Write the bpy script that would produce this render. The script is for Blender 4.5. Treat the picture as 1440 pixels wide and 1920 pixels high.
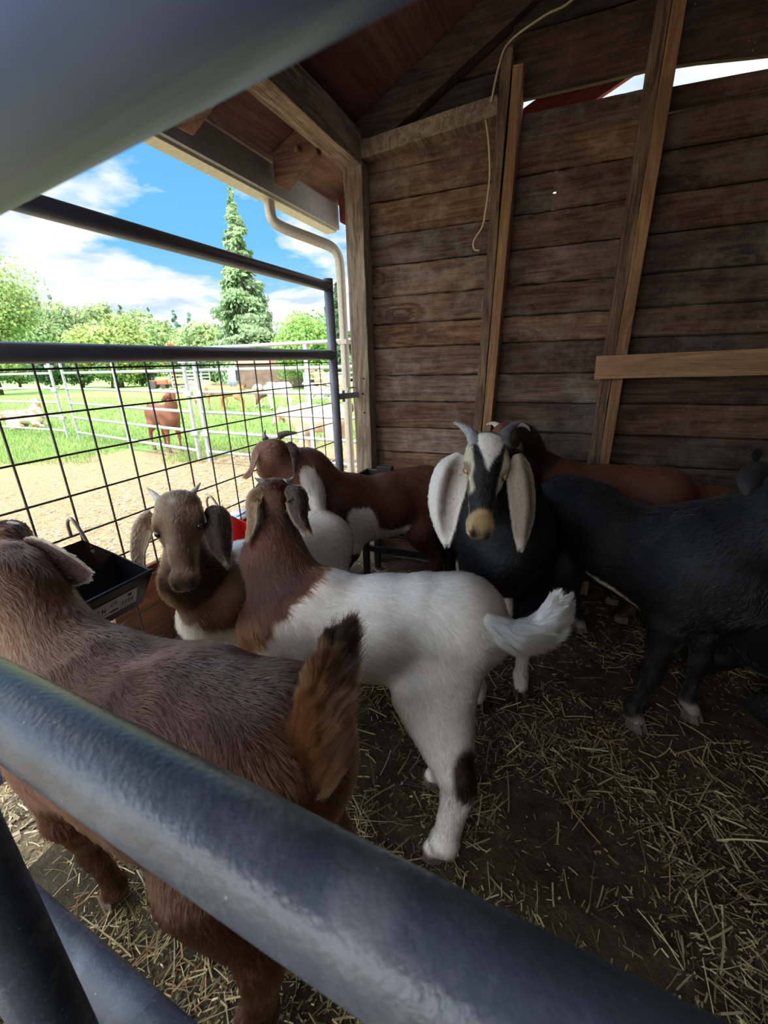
import bpy, math, random
import numpy as np
from mathutils import Vector, Matrix
from math import sin, cos, pi, radians, atan2, sqrt

# ------------------------------------------------------------------ camera, sky, sun, exposure
SC = bpy.context.scene
for _o in list(bpy.data.objects):
    bpy.data.objects.remove(_o, do_unlink=True)
SC.view_settings.view_transform = 'Standard'
SC.view_settings.look = 'None'
SC.view_settings.exposure = 0.50
SC.view_settings.gamma = 1.0
SC.view_settings.use_curve_mapping = False
SC.cycles.use_denoising = True
SC.cycles.max_bounces = 8
SC.cycles.diffuse_bounces = 4
SC.cycles.sample_clamp_indirect = 8.0

FPX = 795.0
CAMH = 1.2
PITCH = radians(19.5)
ROLL = radians(1.58)
F_ = np.array([0, cos(PITCH), -sin(PITCH)])
R0 = np.array([1.0, 0, 0])
U0 = np.array([0, sin(PITCH), cos(PITCH)])
R_ = cos(ROLL) * R0 - sin(ROLL) * U0
U_ = sin(ROLL) * R0 + cos(ROLL) * U0
EYE = np.array([0, 0, CAMH])

cam_d = bpy.data.cameras.new('camera')
cam = bpy.data.objects.new('camera', cam_d)
SC.collection.objects.link(cam)
SC.camera = cam
cam_d.sensor_fit = 'VERTICAL'
cam_d.sensor_height = 36.0
cam_d.sensor_width = 27.0
cam_d.lens = 36.0 * FPX / 1920.0
cam_d.clip_start = 0.01
cam_d.clip_end = 1000
cam.matrix_world = Matrix(((R_[0], U_[0], -F_[0], EYE[0]), (R_[1], U_[1], -F_[1], EYE[1]),
                           (R_[2], U_[2], -F_[2], EYE[2]), (0, 0, 0, 1)))
cam_d.dof.use_dof = True
cam_d.dof.focus_distance = 1.35
cam_d.dof.aperture_fstop = 11

SUN_AZ = radians(205)      # compass style: 0 = +Y, clockwise; the sun stands behind and left of the viewer
SUN_EL = radians(60)
SUN_DIR = Vector((sin(SUN_AZ) * cos(SUN_EL), cos(SUN_AZ) * cos(SUN_EL), sin(SUN_EL)))
sun_d = bpy.data.lights.new('sun', 'SUN')
sun_d.energy = 3.5
sun_d.angle = radians(0.6)
sun_d.color = (1.0, 0.95, 0.86)
sun = bpy.data.objects.new('sun', sun_d)
SC.collection.objects.link(sun)
sun.rotation_mode = 'QUATERNION'
sun.rotation_quaternion = SUN_DIR.to_track_quat('Z', 'Y')

def build_world():
    w = bpy.data.worlds.new('sky')
    SC.world = w
    w.use_nodes = True
    nt = w.node_tree
    nt.nodes.clear()
    N = nt.nodes.new
    L = nt.links.new
    out = N('ShaderNodeOutputWorld')
    bg = N('ShaderNodeBackground')
    tc = N('ShaderNodeTexCoord')
    sep = N('ShaderNodeSeparateXYZ')
    L(tc.outputs['Generated'], sep.inputs[0])
    def m(op, a, b=None, clamp=False):
        n = N('ShaderNodeMath'); n.operation = op; n.use_clamp = clamp
        for i, v in enumerate((a, b)):
            if v is None: continue
            if isinstance(v, (int, float)): n.inputs[i].default_value = v
            else: L(v, n.inputs[i])
        return n.outputs[0]
    z = sep.outputs[2]
    # blue gradient from the horizon up
    ramp = N('ShaderNodeValToRGB')
    L(z, ramp.inputs[0])
    e = ramp.color_ramp.elements
    e[0].position = 0.0; e[0].color = (0.50, 0.74, 0.95, 1)
    e[1].position = 0.75; e[1].color = (0.07, 0.28, 0.70, 1)
    k = e.new(0.22); k.color = (0.16, 0.50, 0.88, 1)
    # cloud layer: direction carried onto a flat deck
    zz = m('ADD', m('MAXIMUM', z, 0.0), 0.16)
    comb = N('ShaderNodeCombineXYZ')
    L(m('DIVIDE', sep.outputs[0], zz), comb.inputs[0])
    L(m('DIVIDE', sep.outputs[1], zz), comb.inputs[1])
    mp = N('ShaderNodeMapping')
    mp.inputs['Location'].default_value = (3.35, 1.1, 0)
    L(comb.outputs[0], mp.inputs[0])
    n1 = N('ShaderNodeTexNoise'); n1.inputs['Scale'].default_value = 0.95
    n1.inputs['Detail'].default_value = 9; n1.inputs['Roughness'].default_value = 0.56
    L(mp.outputs[0], n1.inputs['Vector'])
    # more cover towards the horizon
    cov = m('ADD', n1.outputs['Fac'], m('MULTIPLY', m('SUBTRACT', 0.40, z), 0.42))
    cov = m('ADD', cov, m('MULTIPLY', m('MAXIMUM', m('SUBTRACT', sep.outputs[0], 0.08), 0.0), 0.9))
    cr = N('ShaderNodeValToRGB')
    L(cov, cr.inputs[0])
    e = cr.color_ramp.elements
    e[0].position = 0.50; e[0].color = (0, 0, 0, 1)
    e[1].position = 0.575; e[1].color = (1, 1, 1, 1)
    # soft grey undersides
    n2 = N('ShaderNodeTexNoise'); n2.inputs['Scale'].default_value = 2.6; n2.inputs['Detail'].default_value = 5
    L(mp.outputs[0], n2.inputs['Vector'])
    cc = N('ShaderNodeValToRGB'); L(n2.outputs['Fac'], cc.inputs[0])
    e = cc.color_ramp.elements
    e[0].position = 0.36; e[0].color = (0.55, 0.68, 0.88, 1)
    e[1].position = 0.56; e[1].color = (0.98, 0.99, 1.0, 1)
    mix = N('ShaderNodeMix'); mix.data_type = 'RGBA'
    L(cr.outputs[0], mix.inputs[0]); L(ramp.outputs[0], mix.inputs[6]); L(cc.outputs[0], mix.inputs[7])
    # sky brightened round the sun, raised to light the shed inside
    dot = N('ShaderNodeVectorMath'); dot.operation = 'DOT_PRODUCT'
    L(tc.outputs['Generated'], dot.inputs[0]); dot.inputs[1].default_value = tuple(SUN_DIR)
    glow = m('POWER', m('MAXIMUM', dot.outputs['Value'], 0.0), 2.0)
    st = m('ADD', 0.86, m('MULTIPLY', glow, 6.5))
    warm = N('ShaderNodeMix'); warm.data_type = 'RGBA'; L(glow, warm.inputs[0]); L(mix.outputs[2], warm.inputs[6]); warm.inputs[7].default_value = (1.0, 0.93, 0.80, 1)
    L(warm.outputs[2], bg.inputs[0]); L(st, bg.inputs[1]); L(bg.outputs[0], out.inputs[0])
build_world()

# ------------------------------------------------------------------ helpers
random.seed(5)
RNG = np.random.default_rng(7)
AZ = radians(23.0)                                   # the shed stands turned 23 degrees from the view
E1 = np.array([sin(AZ), cos(AZ), 0.0])               # along the gate, away from the viewer
E2 = np.array([cos(AZ), -sin(AZ), 0.0])              # into the shed, along the gable wall
CORNER = np.array([-0.13246, 2.47307, 0.0])

def P(px, py, d):
    return EYE + (F_ + (px - 720) / FPX * R_ - (py - 960) / FPX * U_) * d
def G(px, py, z=0.0):
    v = F_ + (px - 720) / FPX * R_ - (py - 960) / FPX * U_
    return EYE + v * ((z - CAMH) / v[2])
def BW(x, y, z):                                      # shed coordinates to world
    return CORNER + x * E2 + y * E1 + np.array([0, 0, z])

COL = SC.collection
def link(o, parent=None):
    COL.objects.link(o)
    if parent is not None:
        o.parent = parent
    return o
def tag(o, label=None, cat=None, group=None, kind=None):
    if label: o['label'] = label
    if cat: o['category'] = cat
    if group: o['group'] = group
    if kind: o['kind'] = kind
    return o
def empty(name, loc=(0, 0, 0), rz=0.0):
    o = bpy.data.objects.new(name, None)
    o.location = tuple(loc); o.rotation_euler = (0, 0, rz)
    o.empty_display_size = 0.1
    return link(o)
def local_of(root):
    return Matrix.LocRotScale(root.location, root.rotation_euler, None).inverted()

class MB:
    """collects shapes and links them as one mesh"""
    def __init__(self):
        self.v = []; self.f = []; self.c = []; self.n = 0
    def add(self, v, f, col=(1, 1, 1)):
        v = [tuple(map(float, p)) for p in v]
        self.v += v
        self.f += [tuple(i + self.n for i in q) for q in f]
        self.c += [tuple(col)] * len(v) if not hasattr(col[0], '__len__') else [tuple(c) for c in col]
        self.n += len(v)
        return self
    def box(self, a, b, col=(1, 1, 1), jit=0.0):
        x0, y0, z0 = a; x1, y1, z1 = b
        v = [(x0, y0, z0), (x1, y0, z0), (x1, y1, z0), (x0, y1, z0), (x0, y0, z1), (x1, y0, z1), (x1, y1, z1), (x0, y1, z1)]
        if jit:
            v = [tuple(c + random.uniform(-jit, jit) for c in p) for p in v]
        return self.add(v, [(0, 3, 2, 1), (4, 5, 6, 7), (0, 1, 5, 4), (1, 2, 6, 5), (2, 3, 7, 6), (3, 0, 4, 7)], col)
    def beam(self, p0, p1, side, w, h, col=(1, 1, 1), seg=1, wob=0.0):
        """squared timber from p0 to p1; side = direction of width w, height h square to both"""
        p0 = np.array(p0, float); p1 = np.array(p1, float)
        t = p1 - p0; t /= np.linalg.norm(t)
        s = np.array(side, float); s = s - t * (s @ t); s /= np.linalg.norm(s)
        u = np.cross(t, s)
        v = []; f = []
        for i in range(seg + 1):
            c = p0 + (p1 - p0) * i / seg
            for a, b in ((-1, -1), (1, -1), (1, 1), (-1, 1)):
                j = RNG.uniform(-wob, wob, 3) if wob else 0
                v.append(c + s * a * w / 2 + u * b * h / 2 + j)
            if i:
                o = (i - 1) * 4
                for k in range(4):
                    f.append((o + k, o + (k + 1) % 4, o + 4 + (k + 1) % 4, o + 4 + k))
        f.append((3, 2, 1, 0)); o = seg * 4; f.append((o, o + 1, o + 2, o + 3))
        return self.add(v, f, col)
    def tube(self, pts, r, n=12, col=(1, 1, 1), cap=True, closed=False):
        pts = [np.array(p, float) for p in pts]
        k = len(pts)
        rs = r if hasattr(r, '__len__') else [r] * k
        up = np.array([0, 0, 1.0]); v = []; f = []
        prev = None
        for i, p in enumerate(pts):
            a = pts[max(i - 1, 0)]; b = pts[min(i + 1, k - 1)]
            t = b - a; t /= np.linalg.norm(t) + 1e-9
            if prev is None:
                ref = up if abs(t @ up) < 0.9 else np.array([1.0, 0, 0])
                s = np.cross(t, ref)
            else:
                s = prev - t * (prev @ t)
            s /= np.linalg.norm(s) + 1e-9; prev = s
            u = np.cross(t, s)
            for j in range(n):
                a_ = 2 * pi * j / n
                v.append(p + (s * cos(a_) + u * sin(a_)) * rs[i])
            if i:
                o = (i - 1) * n
                for j in range(n):
                    f.append((o + j, o + (j + 1) % n, o + n + (j + 1) % n, o + n + j))
        if cap:
            f.append(tuple(reversed(range(n)))); f.append(tuple(range((k - 1) * n, k * n)))
        return self.add(v, f, col)
    def build(self, name, mat, parent=None, M=None, smooth=False, bevel=0.0, shed=False):
        me = bpy.data.meshes.new(name)
        v = self.v
        if M is not None:
            v = [tuple(M @ Vector(p)) for p in v]
        me.from_pydata(v, [], self.f)
        ca = me.color_attributes.new('Col', 'FLOAT_COLOR', 'POINT')
        arr = np.ones((len(v), 4), np.float32); arr[:, :3] = np.array(self.c, np.float32)
        ca.data.foreach_set('color', arr.ravel())
        me.materials.append(mat)
        if smooth:
            me.polygons.foreach_set('use_smooth', [True] * len(me.polygons))
        me.update()
        o = bpy.data.objects.new(name, me)
        link(o, parent)
        if shed:
            o.location = tuple(CORNER); o.rotation_euler = (0, 0, -AZ)
        if bevel:
            b = o.modifiers.new('bevel', 'BEVEL'); b.width = bevel; b.segments = 2; b.limit_method = 'ANGLE'
        return o

def curve_pts(pts, n=8):
    """Catmull-Rom through the points"""
    p = [np.array(q, float) for q in pts]
    p = [2 * p[0] - p[1]] + p + [2 * p[-1] - p[-2]]
    out = []
    for i in range(1, len(p) - 2):
        for k in range(n):
            t = k / n
            out.append(0.5 * ((2 * p[i]) + (-p[i - 1] + p[i + 1]) * t + (2 * p[i - 1] - 5 * p[i] + 4 * p[i + 1] - p[i + 2]) * t * t
                              + (-p[i - 1] + 3 * p[i] - 3 * p[i + 1] + p[i + 2]) * t ** 3))
    out.append(p[-2])
    return out

def vnoise(p, seed=0):
    """value noise, p (n,3) -> 0..1"""
    p = np.asarray(p, np.float64)
    i = np.floor(p).astype(np.int64); f = p - i; f = f * f * (3 - 2 * f)
    def h(a, b, c):
        x = (a * 374761393 + b * 668265263 + c * 2147483647 + seed * 974711) & 0xffffffff
        x = ((x ^ (x >> 13)) * 1274126177) & 0xffffffff
        return ((x ^ (x >> 16)) & 0xffff) / 65535.0
    r = 0
    for dx in (0, 1):
        for dy in (0, 1):
            for dz in (0, 1):
                w = (f[:, 0] if dx else 1 - f[:, 0]) * (f[:, 1] if dy else 1 - f[:, 1]) * (f[:, 2] if dz else 1 - f[:, 2])
                r = r + w * h(i[:, 0] + dx, i[:, 1] + dy, i[:, 2] + dz)
    return r
def fbm(p, seed=0, o=3):
    a = 0.5; s = 0; t = 0
    for k in range(o):
        s = s + a * vnoise(np.asarray(p) * 2 ** k, seed + k); t += a; a *= 0.5
    return s / t

# ------------------------------------------------------------------ materials
def new_mat(name):
    m = bpy.data.materials.new(name); m.use_nodes = True
    nt = m.node_tree
    return m, nt, nt.nodes['Principled BSDF']
def simple(name, col, rough=0.6, metal=0.0, spec=0.5, noise=0.0, nscale=40, bump=0.0, bscale=80, attr=False, coat=0.0):
    m, nt, b = new_mat(name)
    N = nt.nodes.new; L = nt.links.new
    b.inputs['Roughness'].default_value = rough
    b.inputs['Metallic'].default_value = metal
    b.inputs['Specular IOR Level'].default_value = spec
    b.inputs['Coat Weight'].default_value = coat
    b.inputs['Base Color'].default_value = (*col, 1)
    src = None
    if attr:
        at = N('ShaderNodeAttribute'); at.attribute_name = 'Col'
        mx = N('ShaderNodeMix'); mx.data_type = 'RGBA'; mx.blend_type = 'MULTIPLY'; mx.inputs[0].default_value = 1
        mx.inputs[6].default_value = (*col, 1); L(at.outputs['Color'], mx.inputs[7]); src = mx.outputs[2]
    if noise:
        tc = N('ShaderNodeTexCoord')
        n = N('ShaderNodeTexNoise'); n.inputs['Scale'].default_value = nscale; n.inputs['Detail'].default_value = 6
        L(tc.outputs['Object'], n.inputs['Vector'])
        mr = N('ShaderNodeMapRange'); mr.inputs[3].default_value = 1 - noise; mr.inputs[4].default_value = 1 + noise
        mr.inputs[1].default_value = 0.3; mr.inputs[2].default_value = 0.7
        L(n.outputs['Fac'], mr.inputs[0])
        mx = N('ShaderNodeMix'); mx.data_type = 'RGBA'; mx.blend_type = 'MULTIPLY'; mx.inputs[0].default_value = 1
        if src: L(src, mx.inputs[6])
        else: mx.inputs[6].default_value = (*col, 1)
        L(mr.outputs[0], mx.inputs[7]); src = mx.outputs[2]
    if src: L(src, b.inputs['Base Color'])
    if bump:
        tc = N('ShaderNodeTexCoord')
        n = N('ShaderNodeTexNoise'); n.inputs['Scale'].default_value = bscale; n.inputs['Detail'].default_value = 5
        L(tc.outputs['Object'], n.inputs['Vector'])
        bp = N('ShaderNodeBump'); bp.inputs['Strength'].default_value = bump; bp.inputs['Distance'].default_value = 0.005
        L(n.outputs['Fac'], bp.inputs['Height']); L(bp.outputs[0], b.inputs['Normal'])
    return m

def wood(name, dark, light, stain=(0.1, 0.06, 0.04), axis=0, scale=1.0, red=0.0, rough=0.85, dust=0.0, knots=True):
    """sawn timber: grain stretched along an object axis, knots, stains; tinted per board by Col"""
    m, nt, b = new_mat(name)
    N = nt.nodes.new; L = nt.links.new
    b.inputs['Roughness'].default_value = rough
    b.inputs['Specular IOR Level'].default_value = 0.25
    tc = N('ShaderNodeTexCoord')
    sc = [9.0 * scale] * 3; sc[axis] = 1.1 * scale
    at = N('ShaderNodeAttribute'); at.attribute_name = 'Col'
    # shift the grain per board
    vm = N('ShaderNodeVectorMath'); vm.operation = 'MULTIPLY_ADD'
    L(at.outputs['Vector'], vm.inputs[0]); vm.inputs[1].default_value = (7.3, 11.1, 5.7); L(tc.outputs['Object'], vm.inputs[2])
    mp = N('ShaderNodeMapping'); mp.inputs['Scale'].default_value = sc
    L(vm.outputs[0], mp.inputs[0])
    big = N('ShaderNodeTexNoise'); big.inputs['Scale'].default_value = 1.0; big.inputs['Detail'].default_value = 3
    big.inputs['Distortion'].default_value = 0.6
    L(mp.outputs[0], big.inputs['Vector'])
    # growth rings as a wave over the stretched noise
    mm = N('ShaderNodeMath'); mm.operation = 'MULTIPLY'; mm.inputs[1].default_value = 34.0; L(big.outputs['Fac'], mm.inputs[0])
    sn = N('ShaderNodeMath'); sn.operation = 'SINE'; L(mm.outputs[0], sn.inputs[0])
    mp2 = N('ShaderNodeMapping'); s2 = [130.0 * scale] * 3; s2[axis] = 5.0 * scale; mp2.inputs['Scale'].default_value = s2
    L(tc.outputs['Object'], mp2.inputs[0])
    fine = N('ShaderNodeTexNoise'); fine.inputs['Scale'].default_value = 1.0; fine.inputs['Detail'].default_value = 4
    L(mp2.outputs[0], fine.inputs['Vector'])
    def m_(op, a, c):
        n = N('ShaderNodeMath'); n.operation = op
        for i, v in enumerate((a, c)):
            if isinstance(v, (int, float)): n.inputs[i].default_value = v
            else: L(v, n.inputs[i])
        return n.outputs[0]
    mp3 = N('ShaderNodeMapping'); s3 = [60.0 * scale] * 3; s3[axis] = 22.0 * scale; mp3.inputs['Scale'].default_value = s3
    L(tc.outputs['Object'], mp3.inputs[0]); rgh = N('ShaderNodeTexNoise'); rgh.inputs['Scale'].default_value = 1.0; rgh.inputs['Detail'].default_value = 5
    rgh.inputs['Roughness'].default_value = 0.7; L(mp3.outputs[0], rgh.inputs['Vector'])
    fac = m_('ADD', m_('ADD', m_('MULTIPLY', sn.outputs[0], 0.12), m_('MULTIPLY', fine.outputs['Fac'], 0.9)), m_('MULTIPLY', m_('SUBTRACT', rgh.outputs['Fac'], 0.5), 0.55))
    rp = N('ShaderNodeValToRGB'); L(fac, rp.inputs[0])
    e = rp.color_ramp.elements
    e[0].position = 0.22; e[0].color = (*dark, 1); e[1].position = 0.72; e[1].color = (*light, 1)
    if knots:
        kx = [3.4, 3.4, 3.4]; kx[axis] = 1.5
        mk = N('ShaderNodeMapping'); mk.inputs['Scale'].default_value = kx; L(vm.outputs[0], mk.inputs[0])
        kv = N('ShaderNodeTexVoronoi'); kv.inputs['Scale'].default_value = 1.0; L(mk.outputs[0], kv.inputs['Vector'])
        kd = m_('ADD', kv.outputs['Distance'], m_('MULTIPLY', m_('SUBTRACT', fine.outputs['Fac'], 0.5), 0.10))
        rs = N('ShaderNodeMath'); rs.operation = 'SINE'; L(m_('MULTIPLY', kd, 75.0), rs.inputs[0])
        km = N('ShaderNodeMapRange'); km.inputs[1].default_value = 0.30; km.inputs[2].default_value = 0.10; L(kd, km.inputs[0])
        fac = m_('SUBTRACT', fac, m_('MULTIPLY', km.outputs[0], m_('ADD', 0.22, m_('MULTIPLY', rs.outputs[0], 0.22))))
        rp.id_data.links.remove(rp.inputs[0].links[0]); L(fac, rp.inputs[0])
    st = N('ShaderNodeTexNoise'); st.inputs['Scale'].default_value = 4.2; st.inputs['Detail'].default_value = 6; st.inputs['Roughness'].default_value = 0.65
    L(tc.outputs['Object'], st.inputs['Vector'])
    sr = N('ShaderNodeValToRGB'); L(st.outputs['Fac'], sr.inputs[0])
    e = sr.color_ramp.elements; e[0].position = 0.42; e[0].color = (0, 0, 0, 1); e[1].position = 0.72; e[1].color = (0.75, 0.75, 0.75, 1)
    mx = N('ShaderNodeMix'); mx.data_type = 'RGBA'; L(sr.outputs[0], mx.inputs[0]); L(rp.outputs[0], mx.inputs[6])
    mx.inputs[7].default_value = (*stain, 1)
    src = mx.outputs[2]
    if dust:
        dn = N('ShaderNodeTexNoise'); dn.inputs['Scale'].default_value = 7.0; dn.inputs['Detail'].default_value = 8; dn.inputs['Roughness'].default_value = 0.75
        mpd = N('ShaderNodeMapping'); mpd.inputs['Location'].default_value = (4, 9, 2); L(tc.outputs['Object'], mpd.inputs[0]); L(mpd.outputs[0], dn.inputs['Vector'])
        dr = N('ShaderNodeValToRGB'); L(dn.outputs['Fac'], dr.inputs[0])
        e = dr.color_ramp.elements; e[0].position = 0.46; e[0].color = (0, 0, 0, 1); e[1].position = 0.75; e[1].color = (dust, dust, dust, 1)
        m3 = N('ShaderNodeMix'); m3.data_type = 'RGBA'; L(dr.outputs[0], m3.inputs[0]); L(src, m3.inputs[6]); m3.inputs[7].default_value = (0.36, 0.31, 0.25, 1)
        src = m3.outputs[2]
        # white specks of splashed lime
        vo = N('ShaderNodeTexVoronoi'); vo.inputs['Scale'].default_value = 55; L(tc.outputs['Object'], vo.inputs['Vector'])
        vr = N('ShaderNodeValToRGB'); L(vo.outputs['Distance'], vr.inputs[0])
        e = vr.color_ramp.elements; e[0].position = 0.05; e[0].color = (1, 1, 1, 1); e[1].position = 0.11; e[1].color = (0, 0, 0, 1)
        gate = N('ShaderNodeMath'); gate.operation = 'GREATER_THAN'; gate.inputs[1].default_value = 0.90
        spc = N('ShaderNodeSeparateColor'); L(vo.outputs['Color'], spc.inputs[0]); L(spc.outputs[0], gate.inputs[0])
        mg = m_('MULTIPLY', vr.outputs[0], gate.outputs[0])
        m4 = N('ShaderNodeMix'); m4.data_type = 'RGBA'; L(mg, m4.inputs[0]); L(src, m4.inputs[6]); m4.inputs[7].default_value = (0.55, 0.52, 0.45, 1)
        src = m4.outputs[2]
    mu = N('ShaderNodeMix'); mu.data_type = 'RGBA'; mu.blend_type = 'MULTIPLY'; mu.inputs[0].default_value = 1
    L(src, mu.inputs[6]); L(at.outputs['Color'], mu.inputs[7])
    L(mu.outputs[2], b.inputs['Base Color'])
    bp = N('ShaderNodeBump'); bp.inputs['Strength'].default_value = 0.8; bp.inputs['Distance'].default_value = 0.005
    L(fac, bp.inputs['Height']); L(bp.outputs[0], b.inputs['Normal'])
    return m
# ------------------------------------------------------------------ structure: ground, shed
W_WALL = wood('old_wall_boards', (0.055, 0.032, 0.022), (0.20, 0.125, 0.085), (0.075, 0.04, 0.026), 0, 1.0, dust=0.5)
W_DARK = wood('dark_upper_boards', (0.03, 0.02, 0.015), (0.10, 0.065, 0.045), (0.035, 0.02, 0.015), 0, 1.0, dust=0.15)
W_POST = wood('weathered_post', (0.14, 0.10, 0.07), (0.42, 0.34, 0.26), (0.20, 0.14, 0.10), 2, 1.2)
W_POSTY = wood('weathered_beam', (0.14, 0.10, 0.07), (0.42, 0.33, 0.25), (0.16, 0.10, 0.07), 1, 1.2)
W_OLD = wood('old_stud', (0.05, 0.03, 0.02), (0.24, 0.16, 0.10), (0.10, 0.06, 0.04), 2, 1.4)
W_NEW = wood('orange_stud', (0.19, 0.095, 0.045), (0.36, 0.20, 0.10), (0.20, 0.10, 0.055), 2, 1.0)
W_NEWX = wood('orange_girt', (0.24, 0.13, 0.065), (0.46, 0.28, 0.15), (0.26, 0.14, 0.08), 0, 1.0)
W_ROOF = wood('roof_deck_plywood', (0.10, 0.05, 0.04), (0.22, 0.12, 0.095), (0.13, 0.06, 0.05), 1, 0.5)
W_TAIL = wood('rafter_timber', (0.12, 0.065, 0.045), (0.30, 0.18, 0.13), (0.16, 0.07, 0.05), 0, 1.0)
W_RED = wood('red_barge_board', (0.18, 0.035, 0.03), (0.32, 0.08, 0.07), (0.22, 0.05, 0.04), 0, 1.0)
W_PLY = wood('brown_gate_board', (0.16, 0.07, 0.035), (0.36, 0.18, 0.09), (0.2, 0.09, 0.05), 1, 0.6)
M_BLACKP = simple('black_plastic', (0.012, 0.013, 0.016), 0.45, noise=0.3, nscale=20)
M_RED = simple('red_plastic', (0.75, 0.02, 0.02), 0.4)
M_GALV = simple('galvanised_steel', (0.42, 0.45, 0.48), 0.45, metal=0.55, noise=0.2, nscale=25)
M_CREAM = simple('cream_painted_metal', (0.62, 0.57, 0.46), 0.5, noise=0.12, nscale=60)
M_WHITE = simple('white_label', (0.72, 0.72, 0.68), 0.5)
M_INK = simple('black_ink', (0.03, 0.03, 0.03), 0.6)
M_GATE = simple('dark_grey_enamel', (0.13, 0.14, 0.18), 0.42, noise=0.15, nscale=15)
M_WIRE = simple('rusty_dark_wire', (0.085, 0.07, 0.06), 0.6, metal=0.4)
M_CABLE = simple('pale_yellow_cable', (0.50, 0.43, 0.28), 0.55, noise=0.15)

# --- soils
def ground_mat(name, kind):
    m, nt, b = new_mat(name)
    N = nt.nodes.new; L = nt.links.new
    b.inputs['Roughness'].default_value = 0.95; b.inputs['Specular IOR Level'].default_value = 0.15
    tc = N('ShaderNodeTexCoord')
    def noise(s, d=6, r=0.6, loc=(0, 0, 0)):
        mp = N('ShaderNodeMapping'); mp.inputs['Location'].default_value = loc; L(tc.outputs['Object'], mp.inputs[0])
        n = N('ShaderNodeTexNoise'); n.inputs['Scale'].default_value = s; n.inputs['Detail'].default_value = d; n.inputs['Roughness'].default_value = r
        L(mp.outputs[0], n.inputs['Vector']); return n.outputs['Fac']
    def ramp(f, stops):
        r = N('ShaderNodeValToRGB'); L(f, r.inputs[0]); e = r.color_ramp.elements
        e[0].position, c0 = stops[0]; e[0].color = (*c0, 1); e[1].position, c1 = stops[-1]; e[1].color = (*c1, 1)
        for p, c in stops[1:-1]: e.new(p).color = (*c, 1)
        return r.outputs[0]
    if kind == 'soil':
        c = ramp(noise(14, 8, 0.7), [(0.3, (0.035, 0.027, 0.016)), (0.55, (0.075, 0.058, 0.034)), (0.75, (0.13, 0.10, 0.06))])
        h = noise(60, 6, 0.7)
    elif kind == 'chips':
        c = ramp(noise(55, 8, 0.75), [(0.30, (0.15, 0.10, 0.055)), (0.5, (0.34, 0.26, 0.16)), (0.68, (0.52, 0.43, 0.29))])
        h = noise(90, 5, 0.7)
    else:
        c0 = ramp(noise(6, 10, 0.75), [(0.30, (0.10, 0.20, 0.05)), (0.5, (0.20, 0.34, 0.10)), (0.70, (0.34, 0.44, 0.17))])
        c1 = ramp(noise(55, 8, 0.75), [(0.30, (0.14, 0.095, 0.05)), (0.5, (0.29, 0.22, 0.13)), (0.68, (0.45, 0.36, 0.23))])
        # bare chips near the shed and in patches, grass farther out
        sx = N('ShaderNodeSeparateXYZ'); L(tc.outputs['Object'], sx.inputs[0])
        def m_(op, a, c):
            n = N('ShaderNodeMath'); n.operation = op
            for i, v in enumerate((a, c)):
                if isinstance(v, (int, float)): n.inputs[i].default_value = v
                else: L(v, n.inputs[i])
            return n.outputs[0]
        # distance measured along the diagonal away from the gate
        dist = m_('ADD', m_('MULTIPLY', sx.outputs[1], 0.80), m_('MULTIPLY', sx.outputs[0], -0.28))
        f = m_('ADD', m_('SUBTRACT', dist, 5.9), m_('MULTIPLY', m_('SUBTRACT', noise(0.9, 5, 0.6), 0.5), 4.2))
        f = m_('MULTIPLY', f, 1.3)
        cl = N('ShaderNodeClamp'); L(f, cl.inputs[0])
        mx = N('ShaderNodeMix'); mx.data_type = 'RGBA'; L(cl.outputs[0], mx.inputs[0]); L(c1, mx.inputs[6]); L(c0, mx.inputs[7])
        c = mx.outputs[2]; h = noise(70, 5, 0.7)
    L(c, b.inputs['Base Color'])
    bp = N('ShaderNodeBump'); bp.inputs['Strength'].default_value = 0.8; bp.inputs['Distance'].default_value = 0.02
    L(h, bp.inputs['Height']); L(bp.outputs[0], b.inputs['Normal'])
    return m
M_SOIL = ground_mat('trampled_soil', 'soil')
M_YARD = ground_mat('yard_ground', 'yard')

def grid_mesh(name, mat, x0, x1, y0, y1, nx, ny, hf, shed=False):
    xs = np.linspace(x0, x1, nx); ys = np.linspace(y0, y1, ny)
    X, Y = np.meshgrid(xs, ys, indexing='ij')
    Z = hf(X.ravel(), Y.ravel())
    V = np.stack([X.ravel(), Y.ravel(), Z], 1)
    f = []
    for i in range(nx - 1):
        for j in range(ny - 1):
            a = i * ny + j
            f.append((a, a + ny, a + ny + 1, a + 1))
    mb = MB(); mb.add(V, f)
    return mb.build(name, mat, smooth=True, shed=shed)
def floor_h(X, Y):
    p = np.stack([X * 5, Y * 5, X * 0], 1)
    return (fbm(p, 3, 4) - 0.5) * 0.035 - 0.006
fl = grid_mesh('floor', M_SOIL, -0.06, 3.4, -4.2, 0.12, 220, 260, floor_h, True)
tag(fl, kind='structure', label='dark trampled soil floor of the pen')
def yard_h(X, Y):
    p = np.stack([X * 1.5, Y * 1.5, X * 0], 1)
    return (fbm(p, 9, 3) - 0.5) * 0.03 - 0.03
yd = grid_mesh('ground', M_YARD, -26, 14, -8, 26, 200, 170, yard_h)
tag(yd, kind='structure', label='yard of pale straw and wood chips turning to pasture')
M_FIELD = simple('far_pasture_grass', (0.27, 0.46, 0.12), 0.95, noise=0.35, nscale=0.8)
far = MB(); far.add([(-160, 25.9, -0.05), (120, 25.9, -0.05), (120, 200, -0.05), (-160, 200, -0.05), (-160, -30, -0.05), (-25.9, -30, -0.05), (-25.9, 25.9, -0.05)],
                    [(0, 1, 2, 3), (4, 5, 6, 0)])
tag(far.build('pasture', M_FIELD), kind='structure', label='far green pasture up to the tree line')

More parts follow.
